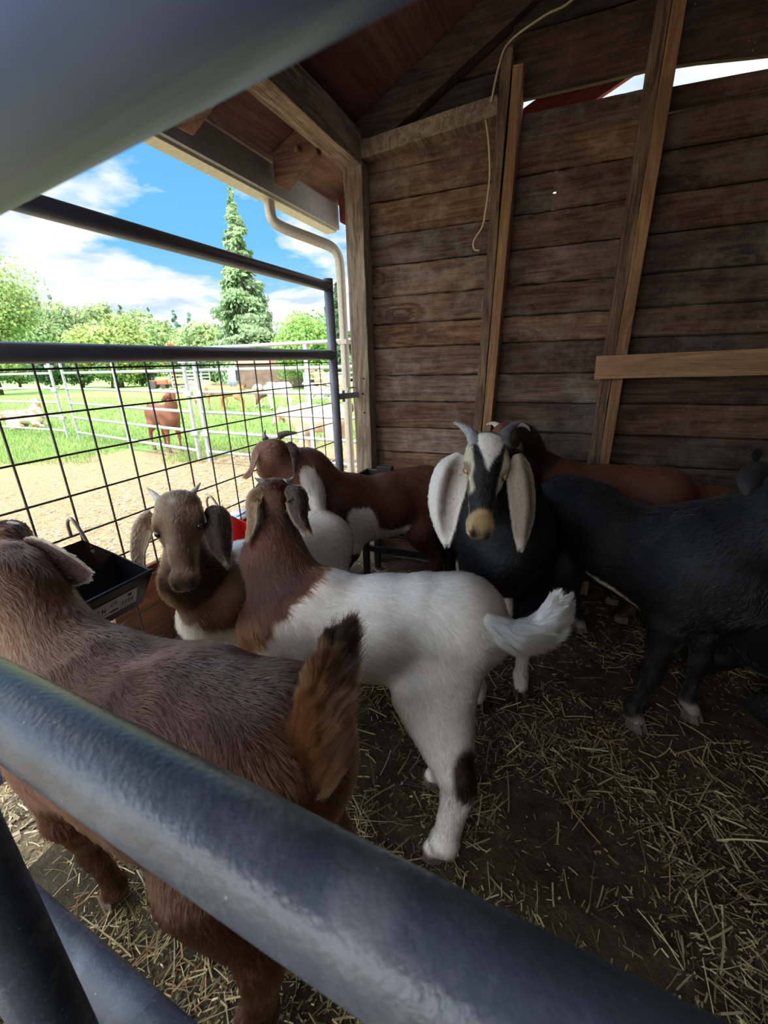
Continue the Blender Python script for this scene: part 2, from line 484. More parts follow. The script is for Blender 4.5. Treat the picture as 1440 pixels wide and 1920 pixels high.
# --- gable wall: horizontal boards with ragged seams (one mesh; y 0.09 is its inner face)
def hboards(mb, x0, x1, zs, top, y0, y1, base, bot=None):
    for i in range(len(zs) - 1):
        z0, z1 = zs[i], zs[i + 1]
        n = 16
        tint = base * random.uniform(0.72, 1.25)
        warm = random.uniform(0.9, 1.15)
        col = (min(1.4, tint * warm), tint, tint * (2 - warm))
        dy = random.uniform(-0.004, 0.004)
        v = []
        for k in range(n + 1):
            x = x0 + (x1 - x0) * k / n
            a = (bot(x) if bot and i == 0 else z0) + 0.003 + random.uniform(-0.0025, 0.0025)
            b_ = min(z1 - 0.002 + random.uniform(-0.003, 0.003), top(x))
            a = min(a, b_ - 0.002)
            tl = random.uniform(-0.002, 0.002)
            v += [(x, y0 + dy + 0.006 + tl, a), (x, y0 + dy + tl, a + 0.006), (x, y0 + dy + tl, b_ - 0.004), (x, y0 + dy + 0.005, b_), (x, y1, b_), (x, y1, a)]
        f = []
        for k in range(n):
            o = k * 6
            for j in range(6):
                f.append((o + j, o + 6 + j, o + 6 + (j + 1) % 6, o + (j + 1) % 6))
        f.append((0, 1, 2, 3, 4, 5)); o = n * 6; f.append((o + 5, o + 4, o + 3, o + 2, o + 1, o))
        mb.add(v, f, col)
wall = MB()
zs = [0.0, 0.14, 0.285, 0.42]
z = 0.42
while z < 2.3:
    z += random.uniform(0.118, 0.148); zs.append(z)
hboards(wall, 0.02, 0.70, zs, lambda x: 2.19, 0.09, 0.115, 1.15)
iz = max(i for i, q in enumerate(zs) if q < 1.875)
top_mid = lambda x: 2.165 - 0.012 * (x - 0.8)
hboards(wall, 0.70, 1.29, zs[:iz + 1], top_mid, 0.09, 0.115, 0.95)
hboards(wall, 0.70, 1.29, zs[iz + 1:], top_mid, 0.09, 0.115, 0.95)
hboards(wall, 0.70, 0.942, zs[iz:iz + 2], top_mid, 0.09, 0.115, 0.95)
hboards(wall, 0.956, 1.29, zs[iz:iz + 2], top_mid, 0.09, 0.115, 0.95)
wall.box((0.94, 0.092, zs[iz]), (0.958, 0.113, 1.868), (0.9, 0.9, 0.9)); wall.box((0.94, 0.092, 1.880), (0.958, 0.113, zs[iz + 1]), (0.9, 0.9, 0.9))
# unseen strips added behind the seams to keep the daylight out
for q in zs[1:-1]:
    if q < 2.05: wall.box((0.02, 0.114, q - 0.02), (3.4, 0.118, q + 0.02), (0.3, 0.3, 0.3))
hboards(wall, 1.29, 3.4, zs, lambda x: 2.165 - 0.035 * (x - 0.8), 0.09, 0.115, 0.66)  # right boards tinted darker, standing in for the weaker light there
o = wall.build('wall_gable', W_WALL, shed=True)
tag(o, kind='structure', label='old brown horizontal board wall at the back of the pen')
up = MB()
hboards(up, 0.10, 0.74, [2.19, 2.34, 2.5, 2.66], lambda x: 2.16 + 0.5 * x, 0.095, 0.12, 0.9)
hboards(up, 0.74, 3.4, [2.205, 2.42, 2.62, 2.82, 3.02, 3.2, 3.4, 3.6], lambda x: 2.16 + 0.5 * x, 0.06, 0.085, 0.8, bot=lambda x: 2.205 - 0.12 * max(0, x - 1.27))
for q in (2.34, 2.5): up.box((0.1, 0.118, q - 0.02), (0.74, 0.122, q + 0.02), (0.3, 0.3, 0.3))  # unseen strips added against light through the upper seams
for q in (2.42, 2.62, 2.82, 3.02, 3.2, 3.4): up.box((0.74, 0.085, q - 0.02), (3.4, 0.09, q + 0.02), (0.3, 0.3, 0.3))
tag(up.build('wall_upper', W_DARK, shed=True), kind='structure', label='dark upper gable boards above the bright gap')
# unseen side wall; unseen rear wall added and sized to shape the light
side = MB()
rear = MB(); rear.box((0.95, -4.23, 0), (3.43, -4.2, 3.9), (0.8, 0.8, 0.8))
tag(rear.build('wall_rear_light_block', W_DARK, shed=True), kind='structure', label='unseen board wall added behind the viewer to hold back light')
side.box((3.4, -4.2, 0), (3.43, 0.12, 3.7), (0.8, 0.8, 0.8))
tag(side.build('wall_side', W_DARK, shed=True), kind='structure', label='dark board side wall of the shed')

# knot hole and daylight hole rims in the wall
def disc_ring(mb, cx, cz, y, rx, rz, col):
    v = [(cx, y, cz)] + [(cx + rx * cos(a) * random.uniform(.85, 1.1), y, cz + rz * sin(a) * random.uniform(.85, 1.1)) for a in np.linspace(0, 2 * pi, 14, endpoint=False)]
    mb.add(v, [(0, 1 + (k + 1) % 14, 1 + k) for k in range(14)], col)
kh = MB(); disc_ring(kh, 1.885, 0.775, 0.084, 0.019, 0.030, (0.05, 0.04, 0.03))
kh = kh.build('trim_1', simple('knot_black', (0.008, 0.006, 0.005), 0.9), shed=True)
tag(kh, kind='structure', label='black knot hole in the wall board')

# --- framing: post, studs, blocking, girt
def timber(name, label, p0, p1, side, w, h, mat, seg=10, wob=0.0016, col=(1, 1, 1), bevel=0.003):
    mb = MB(); mb.beam(p0, p1, side, w, h, col, seg, wob)
    o = mb.build(name, mat, shed=True, bevel=bevel)
    return tag(o, kind='structure', label=label)
timber('corner_post', 'pale weathered square corner post beside the gate', (0.022, 0.045, -0.05), (0.027, 0.045, 2.10), (1, 0, 0), 0.10, 0.09, W_POST, 16, 0.0022)
timber('wall_stud', 'rough old stud, left of the pair at left', (0.655, 0.045, 0), (0.728, 0.045, 2.36), (1, 0, 0), 0.042, 0.09, W_OLD, 14, 0.003)
timber('wall_stud', 'smooth orange stud beside the old one, left pair', (0.700, 0.045, 0), (0.775, 0.045, 2.30), (1, 0, 0), 0.043, 0.09, W_NEW)
timber('wall_stud', 'rough old stud, left of the right pair', (1.232, 0.045, 0), (1.268, 0.045, 2.80), (1, 0, 0), 0.046, 0.09, W_OLD, 14, 0.003)
timber('wall_stud', 'smooth orange stud beside the old one, right pair', (1.280, 0.045, 0), (1.312, 0.045, 2.80), (1, 0, 0), 0.046, 0.09, W_NEW)
timber('wall_stud', 'dark stud out at the right', (1.95, 0.045, 0), (1.96, 0.045, 3.1), (1, 0, 0), 0.045, 0.09, W_OLD)
timber('wall_blocking', 'weathered horizontal blocking between post and left studs', (0.07, 0.05, 2.145), (0.70, 0.05, 2.190), (0, 1, 0), 0.085, 0.072, W_POSTY, 8)
timber('wall_girt', 'orange plank nailed level across the right studs', (1.195, -0.02, 1.150), (2.4, -0.02, 1.172), (0, 1, 0), 0.036, 0.098, W_NEWX, 6)
# timber('wall_sill', 'dusty timber sill along the wall foot', (0.1, 0.03, 0.40), (3.3, 0.03, 0.40), (0, 1, 0), 0.10, 0.04, W_OLD, 8)

for i_, (zz_, xx_) in enumerate(((1.115, 0.045), (1.035, 0.035), (0.93, 0.04))):
    mb = MB(); mb.tube([(xx_, 0.001, zz_), (xx_, -0.0015, zz_)], 0.0055, 10)
    tag(mb.build('trim_%d' % (6 + i_), bpy.data.materials['knot_black'], shed=True), kind='structure', label='dark bolt hole in the corner post')
# --- header beam, roof
SL = 0.5
timber('header_beam', 'long weathered header beam over the open side', (0.022, 0.10, 2.155), (0.022, -4.2, 2.155), (1, 0, 0), 0.10, 0.14, W_POSTY, 24, 0.0022)
roof = MB()
for k in range(4):
    y1 = 0.46 - k * 1.22; y0 = y1 - 1.215
    v = []
    for x in (-0.30, 3.5):
        zz_ = 2.235 + SL * x
        v += [(x, y0, zz_), (x, y1, zz_), (x, y1, zz_ + 0.018), (x, y0, zz_ + 0.018)]
    tint = random.uniform(0.85, 1.1)
    roof.add(v, [(0, 1, 2, 3), (7, 6, 5, 4), (0, 4, 5, 1), (1, 5, 6, 2), (2, 6, 7, 3), (3, 7, 4, 0)], (tint, tint, tint))
tag(roof.build('ceiling', W_ROOF, shed=True), kind='structure', label='reddish plywood roof deck seen from below')
def rafter(y, x0, x1, label, mat, w=0.04, h=0.135, knobs=False):
    z_ = lambda x: 2.232 + SL * x - h * 0.56
    # the tail is cut plumb
    v = []
    for yy in (y - w / 2, y + w / 2):
        for x, lo, hi in ((x0, 0.0, 1.0), (x1, 0.0, 1.0)):
            top = 2.232 + SL * x; v += [(x, yy, top - h * 1.12), (x, yy, top)]
    mb = MB()
    v[0] = (x0 + 0.045, v[0][1], v[0][2] + 0.0225 - 0.01); v[4] = (x0 + 0.045, v[4][1], v[4][2] + 0.0225 - 0.01)
    v += [(x0, y - w / 2, 2.232 + SL * x0 - h * 0.85), (x0, y + w / 2, 2.232 + SL * x0 - h * 0.85)]
    mb.add(v, [(0, 8, 1, 3, 2), (4, 6, 7, 5, 9), (1, 5, 7, 3), (0, 2, 6, 4), (8, 9, 5, 1), (0, 4, 9, 8), (2, 3, 7, 6)])
    o = mb.build('rafter', mat, shed=True, bevel=0.003)
    tag(o, kind='structure', label=label)
    return o
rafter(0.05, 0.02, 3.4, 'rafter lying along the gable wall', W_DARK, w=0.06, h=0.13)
r1 = rafter(-0.215, -0.26, -0.028, 'rafter whose tail ends above the downspout', W_TAIL)
rafter(-0.79, -0.26, -0.028, 'next rafter tail to the left', W_TAIL)
rafter(-1.40, -0.26, -0.028, 'rafter tail hidden behind the dark rail', W_TAIL)
rafter(-2.00, -0.26, -0.028, 'rafter over the near pen', W_TAIL)
rafter(-2.60, -0.26, -0.028, 'rafter behind the viewer', W_TAIL)
rafter(0.42, -0.26, 0.4, 'outer barge rafter stub at the eave', W_RED)
# stub blocks / dowels on the rafter tail face
for i, x in enumerate((-0.115, -0.03)):
    mb = MB(); y = -0.215 - 0.02
    z_ = 2.232 + SL * x - 0.085
    mb.tube([(x, y + 0.005, z_), (x - 0.004, y - 0.022, z_ - 0.002)], [0.014, 0.012], 10, (0.9, 0.85, 0.8))
    tag(mb.build('trim_%d' % (i + 2), W_POST, shed=True, smooth=False), kind='structure', label='short round wooden stub on the rafter tail')
bb = MB(); bb.beam((0.50, 0.40, 2.125), (3.3, 0.40, 2.125 + 2.8 * 0.43), (0, 1, 0), 0.03, 0.15, seg=4)
tag(bb.build('barge_board', W_RED, shed=True), kind='structure', label='dark red barge board seen through the gap')

# fascia, gutter, downspout
fa = MB(); fa.box((-0.300, -4.2, 1.955), (-0.278, 0.43, 2.075))
tag(fa.build('fascia', simple('grey_fascia', (0.34, 0.34, 0.36), 0.7, noise=0.1), shed=True, bevel=0.002), kind='structure', label='grey fascia board along the eave')
def gutter():
    root = empty('gutter', BW(-0.34, -1.9, 1.95), -AZ)
    M = local_of(root)
    # open channel profile swept along the eave
    prof = [(-0.300, 2.045), (-0.302, 1.945), (-0.372, 1.945), (-0.384, 1.975), (-0.402, 2.04), (-0.396, 2.04), (-0.379, 1.978), (-0.368, 1.951), (-0.307, 1.951), (-0.305, 2.045)]
    mb = MB(); v = []; ys = (-4.2, 0.43)
    for y in ys: v += [BW(x, y, z_) for x, z_ in prof]
    n = len(prof)
    f = [(k, (k + 1) % n, n + (k + 1) % n, n + k) for k in range(n)] + [tuple(range(n)), tuple(reversed(range(n, 2 * n)))]
    mb.add(v, f); mb.build('channel', M_CREAM, root, M)
    mb = MB(); mb.add([BW(*q) for q in ((-0.3, 0.431, 2.045), (-0.302, 0.431, 1.945), (-0.372, 0.431, 1.945), (-0.402, 0.431, 2.04))] +
                      [BW(*q) for q in ((-0.3, 0.434, 2.045), (-0.302, 0.434, 1.945), (-0.372, 0.434, 1.945), (-0.402, 0.434, 2.04))],
                      [(0, 1, 2, 3), (7, 6, 5, 4), (0, 4, 5, 1), (1, 5, 6, 2), (2, 6, 7, 3), (3, 7, 4, 0)])
    mb.build('end_cap', M_CREAM, root, M)
    tag(root, 'cream metal rain gutter running along the eave above the gate', 'gutter')
gutter()
def downspout():
    root = empty('downspout', BW(-0.10, 0.06, 0.0), -AZ)
    M = local_of(root)
    path = curve_pts([(-0.330, -0.19, 1.96), (-0.330, -0.19, 1.90), (-0.322, -0.178, 1.86), (-0.285, -0.13, 1.835), (-0.19, -0.01, 1.80), (-0.135, 0.055, 1.775), (-0.112, 0.08, 1.73), (-0.108, 0.085, 1.66)], 6)
    path = [BW(*p) for p in path] + [BW(-0.108, 0.085, z_) for z_ in np.linspace(1.6, 0.02, 12)]
    mb = MB(); v = []; f = []; n = 20
    prev = None
    for i, p in enumerate(path):
        a = path[max(i - 1, 0)]; b = path[min(i + 1, len(path) - 1)]
        t = b - a; t /= np.linalg.norm(t)
        if prev is None: s = np.cross(t, E2)
        else: s = prev - t * (prev @ t)
        s /= np.linalg.norm(s); prev = s; u = np.cross(t, s)
        for k in range(n):
            a_ = 2 * pi * k / n
            c_, s_ = cos(a_), sin(a_)
            q = max(abs(c_), abs(s_)); rr = 1.0 / q ** 0.85 * (1 + 0.05 * cos(10 * a_))
            v.append(p + s * c_ * rr * 0.025 + u * s_ * rr * 0.019)
        if i:
            o = (i - 1) * n
            f += [(o + j, o + (j + 1) % n, o + n + (j + 1) % n, o + n + j) for j in range(n)]
    mb.add(v, f); mb.build('pipe', M_CREAM, root, M, smooth=True)
    st = MB(); st.box((-0.135, 0.055, 1.30), (-0.08, 0.115, 1.325))
    st.v = [tuple(BW(*p)) for p in st.v]; st.build('strap', M_CREAM, root, M)
    tag(root, 'cream corrugated downspout bending from the gutter down behind the corner post', 'downspout')
downspout()
# loose cable
cb = MB()
cb.tube(curve_pts([BW(*p) for p in ((1.22, 0.045, 2.66), (1.10, 0.045, 2.56), (0.95, 0.02, 2.45), (0.86, 0.0, 2.42), (0.735, -0.005, 2.37), (0.70, -0.01, 2.30), (0.675, 0.0, 2.20))], 6), 0.0042, 8)
cb.tube(curve_pts([BW(*p) for p in ((0.655, 0.0, 2.145), (0.675, -0.01, 2.05), (0.685, -0.01, 1.93), (0.672, -0.01, 1.80), (0.662, -0.01, 1.755), (0.628, -0.012, 1.705), (0.632, -0.012, 1.672), (0.655, -0.012, 1.665))], 6), 0.0042, 8)
cr = empty('cable', BW(0.66, 0, 1.66)); cb.build('wire', M_CABLE, cr, local_of(cr), smooth=True)
tag(cr, 'loose pale yellow cable hanging down the wall beside the left studs', 'cable')
# ------------------------------------------------------------------ gates, panels, feeders
def wtube(name, pts, r, mat, root, n=14, conv=BW, smooth=True):
    mb = MB(); mb.tube([conv(*p) if conv else p for p in pts], r, n)
    return mb.build(name, mat, root, local_of(root), smooth=smooth)
def pen_gate():
    gx = -0.05; ya, yb = -0.165, -2.75
    root = empty('pen_gate', BW(gx, -1.4, 0), -AZ)
    tag(root, 'dark grey pipe gate filled with square wire mesh on the left side of the pen', 'gate')
    wtube('end_post', [(gx, ya, 0.05), (gx, ya, 1.59)], 0.0235, M_GATE, root)
    wtube('end_post', [(gx, yb, 0.05), (gx, yb, 1.59)], 0.0235, M_GATE, root)
    wtube('top_rail', [(gx, ya, 1.555), (gx, yb, 1.545)], 0.0235, M_GATE, root)
    wtube('middle_rail', [(gx, ya, 1.24), (gx, yb, 1.24)], 0.0235, M_GATE, root)
    wtube('bottom_rail', [(gx, ya, 0.31), (gx, yb, 0.31)], 0.0235, M_GATE, root)
    mb = MB()
    z = 1.205
    while z > 0.32:
        mb.tube([BW(gx - 0.022, ya, z), BW(gx - 0.022, yb, z)], 0.0028, 6); z -= 0.104
    y = ya - 0.095
    while y > yb:
        mb.tube([BW(gx - 0.027, y, 1.24), BW(gx - 0.027, y, 0.31)], 0.0028, 6); y -= 0.1005
    mb.build('wire_mesh', M_WIRE, root, local_of(root), smooth=True)
    # hinge lug and bolt on the post side
    mb = MB(); mb.beam(BW(gx + 0.01, ya + 0.01, 1.03), BW(0.0, 0.0, 1.03), (0, 0, 1), 0.03, 0.012)
    mb.tube([BW(gx + 0.02, ya + 0.055, 1.0), BW(gx + 0.02, ya + 0.055, 1.06)], 0.008, 8)
    mb.tube([BW(-0.01, -0.005, 1.07), BW(-0.03, -0.05, 1.068), BW(-0.035, -0.055, 1.04)], 0.005, 8)
    mb.build('hinge', M_GALV, root, local_of(root))
pen_gate()

def brown_board(ya, yb, z0, z1, name_label):
    root = empty('gate_board', BW(-0.10, (ya + yb) / 2, 0), -AZ)
    mb = MB()
    n = 3
    for i in range(n):
        a = ya + (yb - ya) * i / n; b = ya + (yb - ya) * (i + 1) / n - 0.004
        t = random.uniform(0.8, 1.1)
        mb.box((-0.115, min(a, b), z0), (-0.095, max(a, b), z1), (t, t, t))
    mb.v = [tuple(BW(*p)) for p in mb.v]
    o = mb.build('panel', W_PLY, root, local_of(root), bevel=0.002)
    tag(root, name_label, 'board')
brown_board(-1.53, -0.19, 0.03, 0.60, 'brown boards fixed low behind the wire mesh gate')

def clip_hook(mb, base, up=0.075, r=0.0045):
    """hook strap from the feeder rim up and over a mesh wire"""
    b = np.array(base)
    mb.tube(curve_pts([b + 0 * E2, b - 0.02 * E2 + (0, 0, up * 0.6), b - 0.045 * E2 + (0, 0, up), b - 0.065 * E2 + (0, 0, up * 0.8), b - 0.066 * E2 + (0, 0, up * 0.35)], 5), r, 8)

def feeder(name, label, cy, z, length, mat, sticker=False, x0=0.0, depth=0.17, lipz=0.0):
    """hook-over trough: sloping front, high back with cut corners; back at shed x = x0"""
    root = empty(name, BW(x0 + depth / 2, cy, z - 0.14), -AZ)
    M = local_of(root); L2 = length / 2; t = 0.004
    def ring(off):
        # back plate outline (cut upper corners) and trough rim
        zb = z - 0.105 + off
        return dict(
            bl=[(x0 + off, cy - L2 + off, z + 0.02), (x0 + off, cy - L2 * 0.45, z + 0.085), (x0 + off, cy + L2 * 0.45, z + 0.085), (x0 + off, cy + L2 - off, z + 0.02)],
            fr=[(x0 + depth - off, cy - L2 + off, z - 0.01), (x0 + depth - off, cy + L2 - off, z - 0.01)],
            bo=[(x0 + 0.03 + off, cy - L2 * 0.82 + off, zb), (x0 + 0.03 + off, cy + L2 * 0.82 - off, zb), (x0 + depth * 0.70 - off, cy + L2 * 0.82 - off, zb), (x0 + depth * 0.70 - off, cy - L2 * 0.82 + off, zb)])
    mb = MB(); v = []
    for off in (0.0, t):
        r = ring(off); v += r['bl'] + r['fr'] + r['bo']
    def shell(o, flip):
        q = [(o + 0, o + 1, o + 2, o + 3, o + 7, o + 6), (o + 4, o + 5, o + 8, o + 9), (o + 0, o + 4, o + 9, o + 6), (o + 3, o + 5, o + 8, o + 7), (o + 6, o + 7, o + 8, o + 9)]
        return [tuple(reversed(a)) for a in q] if flip else q
    f = shell(0, False) + shell(10, True)
    rim = [0, 1, 2, 3, 5, 4]
    for a, b in zip(rim, rim[1:] + rim[:1]):
        f.append((a, b, b + 10, a + 10))
    mb.add([BW(*p) for p in v], f)
    mb.build('trough', mat, root, M, bevel=0.0015)
    # rolled front lip
    lp = MB(); lp.tube([BW(x0 + depth, cy - L2, z - 0.008), BW(x0 + depth, cy + L2, z - 0.008)], 0.0055, 8)
    lp.build('rim', mat, root, M, smooth=True)
    for s in (-0.45, 0.55) if sticker else (-0.3, 0.45):
        h = MB(); clip_hook(h, BW(x0 + 0.004, cy + s * L2, z + 0.060)); h.build('hook', M_GALV2, root, M, smooth=True)
        d = MB(); c = BW(x0 + 0.0085, cy + s * L2, z + 0.05)
        d.tube([c, c + E2 * 0.001], 0.006, 10); d.build('hook_hole', M_WHITE, root, M)
    if sticker:
        # label on the sloping front face
        a = np.array([x0 + depth, cy, z - 0.01]); b = np.array([x0 + depth * 0.70, cy, z - 0.105])
        dn = (b - a); dn /= np.linalg.norm(dn); nrm = np.array([-dn[2], 0, dn[0]]); nrm = nrm if nrm[0] > 0 else -nrm
        def S(u, w, h=0.0012):                       # u along the face, w down the face
            p = a + np.array([0, u, 0]) + dn * w + nrm * h
            return BW(*p)
        st = MB(); u0, u1 = -L2 * 0.64, L2 * 0.66
        st.add([S(u0, 0.030), S(u1, 0.030), S(u1, 0.080), S(u0, 0.080)], [(0, 1, 2, 3)])
        so = st.build('sticker', M_WHITE, root, M); tag(so, label='white sticker with black print')
        # blurred print: short words, an oval mark and a bar code at the right end
        ink = MB()
        def dash(u, w, du, dw): ink.add([S(u, w, .0018), S(u + du, w, .0018), S(u + du, w + dw, .0018), S(u, w + dw, .0018)], [(0, 1, 2, 3)])
        GL = {'F': [(0, 0, .25, 1), (0, 0, 1, .2), (0, .42, .8, .18)], 'E': [(0, 0, .25, 1), (0, 0, 1, .2), (0, .42, .8, .18), (0, .82, 1, .18)],
              'N': [(0, 0, .25, 1), (.75, 0, .25, 1), (.2, .2, .3, .3), (.5, .5, .3, .3)], 'C': [(0, 0, .25, 1), (0, 0, 1, .2), (0, .8, 1, .2)],
              'O': [(0, 0, .25, 1), (.75, 0, .25, 1), (0, 0, 1, .2), (0, .8, 1, .2)]}
        def word(s, u, w, hgt):
            for ch in s:
                for (x, y, dx, dy) in GL[ch]: dash(u + x * hgt * .6, w + y * hgt, dx * hgt * .6, dy * hgt)
                u += hgt * 0.85
        word('FEN', u0 + 0.040, 0.045, 0.016)
        word('CO', u0 + 0.090, 0.040, 0.011); dash(u0 + 0.090, 0.066, 0.022, 0.006)
        for k in range(7): dash(u0 + 0.040 + k * 0.009, 0.068, 0.006, 0.0022)
        for k in range(9): dash(u1 - 0.045 + k * 0.0042, 0.052, 0.0024 if k % 2 else 0.0012, 0.015)
        dash(u1 - 0.026, 0.036, 0.010, 0.010)
        for k in range(5): dash(u1 - 0.044 + k * 0.008, 0.072, 0.006, 0.002)
        ink.build('print', M_INK, so, None)
        for vtx, p in zip(so.children[0].data.vertices, ink.v): vtx.co = M @ Vector(p)
    tag(root, label, 'feeder')
    return root
M_GALV2 = simple('hook_steel', (0.32, 0.28, 0.25), 0.4, metal=0.5)
feeder('hook_over_feeder', 'black hook-over feed trough with a white sticker hung on the gate', -1.66, 0.705, 0.25, M_BLACKP, True, x0=-0.015, depth=0.14)
feeder('hook_over_feeder', 'red hook-over feeder hung on the gate behind the goats, left one', -1.19, 0.625, 0.30, M_RED, x0=-0.015, depth=0.15)
feeder('hook_over_feeder', 'red hook-over feeder in the far corner by the white tail, mostly hidden', -0.47, 0.52, 0.26, M_RED, x0=-0.015, depth=0.15)

# wide galvanised hay/mineral tub against the gable wall
def rubber_tub():
    root = empty('rubber_tub', BW(0.40, -0.13, 0), -AZ); M = local_of(root)
    mb = MB()
    def rr(x, y, w, d, z): return [(x - w, y - d, z), (x + w, y - d, z), (x + w, y + d, z), (x - w, y + d, z)]
    v = rr(0.36, -0.14, 0.27, 0.10, 0.40) + rr(0.36, -0.14, 0.31, 0.12, 0.615) + rr(0.36, -0.14, 0.295, 0.105, 0.615) + rr(0.36, -0.14, 0.255, 0.09, 0.42)
    f = [(3, 2, 1, 0)] + [(k, (k + 1) % 4, 4 + (k + 1) % 4, 4 + k) for k in range(4)] + [(4 + k, 4 + (k + 1) % 4, 8 + (k + 1) % 4, 8 + k) for k in range(4)] + \
        [(8 + k, 8 + (k + 1) % 4, 12 + (k + 1) % 4, 12 + k) for k in range(4)] + [(12, 13, 14, 15)]
    mb.add([BW(*p) for p in v], f); mb.build('bin', M_BLACKP, root, M, bevel=0.004)
    mb = MB()
    for sx in (-1, 1):
        for sy in (-1, 1):
            mb.beam(BW(0.36 + sx * 0.24, -0.14 + sy * 0.08, 0), BW(0.36 + sx * 0.24, -0.14 + sy * 0.08, 0.41), E2, 0.03, 0.03)
    mb.beam(BW(0.12, -0.22, 0.2), BW(0.60, -0.22, 0.2), (0, 0, 1), 0.03, 0.02)
    mb.build('stand', M_BLACKP, root, M)
    mb = MB(); mb.box((0.13, -0.055, 0.610), (0.22, -0.02, 0.640)); mb.v = [tuple(BW(*p)) for p in mb.v]; mb.build('clip', M_BLACKP, root, M, bevel=0.002)
    tag(root, 'black square feed bin on a stand against the wall behind the brown and white goat', 'feed bin')
rubber_tub()

# ---- near panel the viewer leans on
def near_panel():
    PT = simple('worn_grey_tube', (0.095, 0.115, 0.15), 0.32, noise=0.22, nscale=22, bump=0.15, bscale=260)
    nt = PT.node_tree; b = nt.nodes['Principled BSDF']
    # chalky scuffs that break up the gloss
    N = nt.nodes.new; L = nt.links.new
    tc = N('ShaderNodeTexCoord'); n = N('ShaderNodeTexNoise'); n.inputs['Scale'].default_value = 16; n.inputs['Detail'].default_value = 9; n.inputs['Roughness'].default_value = 0.7
    L(tc.outputs['Object'], n.inputs['Vector'])
    r = N('ShaderNodeValToRGB'); L(n.outputs['Fac'], r.inputs[0]); e = r.color_ramp.elements
    e[0].position = 0.50; e[0].color = (0, 0, 0, 1); e[1].position = 0.72; e[1].color = (0.35, 0.35, 0.35, 1)
    src = b.inputs['Base Color'].links[0].from_socket
    # an oval chalky smear half way along the rail and dust specks
    vo = N('ShaderNodeTexVoronoi'); vo.inputs['Scale'].default_value = 150; L(tc.outputs['Object'], vo.inputs['Vector'])
    vr = N('ShaderNodeValToRGB'); L(vo.outputs['Distance'], vr.inputs[0]); e = vr.color_ramp.elements
    e[0].position = 0.06; e[0].color = (1, 1, 1, 1); e[1].position = 0.13; e[1].color = (0, 0, 0, 1)
    sp = N('ShaderNodeSeparateColor'); L(vo.outputs['Color'], sp.inputs[0])
    gt = N('ShaderNodeMath'); gt.operation = 'GREATER_THAN'; gt.inputs[1].default_value = 0.86; L(sp.outputs[0], gt.inputs[0])
    ml = N('ShaderNodeMath'); ml.operation = 'MULTIPLY'; L(vr.outputs[0], ml.inputs[0]); L(gt.outputs[0], ml.inputs[1])
    sc_ = N('ShaderNodeVectorMath'); sc_.operation = 'DISTANCE'; L(tc.outputs['Object'], sc_.inputs[0]); SM = sc_.inputs[1]
    sr = N('ShaderNodeMapRange'); sr.inputs[1].default_value = 0.018; sr.inputs[2].default_value = 0.011; L(sc_.outputs['Value'], sr.inputs[0])
    sm = N('ShaderNodeMath'); sm.operation = 'MULTIPLY'; L(sr.outputs[0], sm.inputs[0]); sm.inputs[1].default_value = 0.30
    a1 = N('ShaderNodeMath'); a1.operation = 'MAXIMUM'; L(r.outputs[0], a1.inputs[0]); L(ml.outputs[0], a1.inputs[1])
    a2 = N('ShaderNodeMath'); a2.operation = 'MAXIMUM'; L(a1.outputs[0], a2.inputs[0]); L(sm.outputs[0], a2.inputs[1])
    mx = N('ShaderNodeMix'); mx.data_type = 'RGBA'; L(a2.outputs[0], mx.inputs[0]); L(src, mx.inputs[6]); mx.inputs[7].default_value = (0.42, 0.44, 0.46, 1)
    L(mx.outputs[2], b.inputs['Base Color'])
    rr = N('ShaderNodeMapRange'); rr.inputs[3].default_value = 0.26; rr.inputs[4].default_value = 0.62; L(a2.outputs[0], rr.inputs[0]); L(rr.outputs[0], b.inputs['Roughness'])
    pa = P(0, 1325, 0.285); pb = P(720, 1737, 0.163)
    d = pb - pa; d[2] = 0
    d /= np.linalg.norm(d)
    mid = (pa + pb) / 2
    root = empty('corral_panel', (mid[0], mid[1], 0.0), 0.0); M = local_of(root)
    R = 0.0235
    zc = mid[2]
    A = mid - d * 0.36; A[2] = zc; Bq = mid + d * 1.6; Bq[2] = zc
    SM.default_value = tuple(M @ Vector(tuple(P(675, 1695, 0.150))))
    mb = MB(); mb.tube([A + (Bq - A) * t for t in np.linspace(0, 1, 14)], R, 40); mb.build('middle_rail', PT, root, M, smooth=True)
    # lower rail
    pl = P(172, 1822, 0.50)
    l0 = pl.copy(); A2 = l0 - d * 0.30; B2 = l0 + d * 1.6
    mb = MB(); mb.tube([A2, B2], R, 40); mb.build('lower_rail', PT, root, M, smooth=True)
    # upright near the left end
    pu = P(62, 1835, 0.36)
    mb = MB(); mb.tube([(pu[0], pu[1], 0.02), (pu[0], pu[1], 0.99)], R, 40); mb.build('upright', PT, root, M, smooth=True)
    # top rail, tilted a little; lens veil painted in as a bluer colour
    ta = P(0, 172, 0.130); 
    vdir = F_ + (-640 - 720) / FPX * R_ - (735 - 960) / FPX * U_; vdir /= np.linalg.norm(vdir)
    mb = MB(); mb.tube([ta + vdir * 0.35, ta - vdir * 0.9], R, 48); mb.build('top_rail', simple('grey_tube_blue_veil', (0.045, 0.085, 0.21), 0.42, spec=0.3, noise=0.12, nscale=12), root, M, smooth=True)
    tag(root, 'thick grey steel tube panel right in front of the viewer', 'panel')
near_panel()

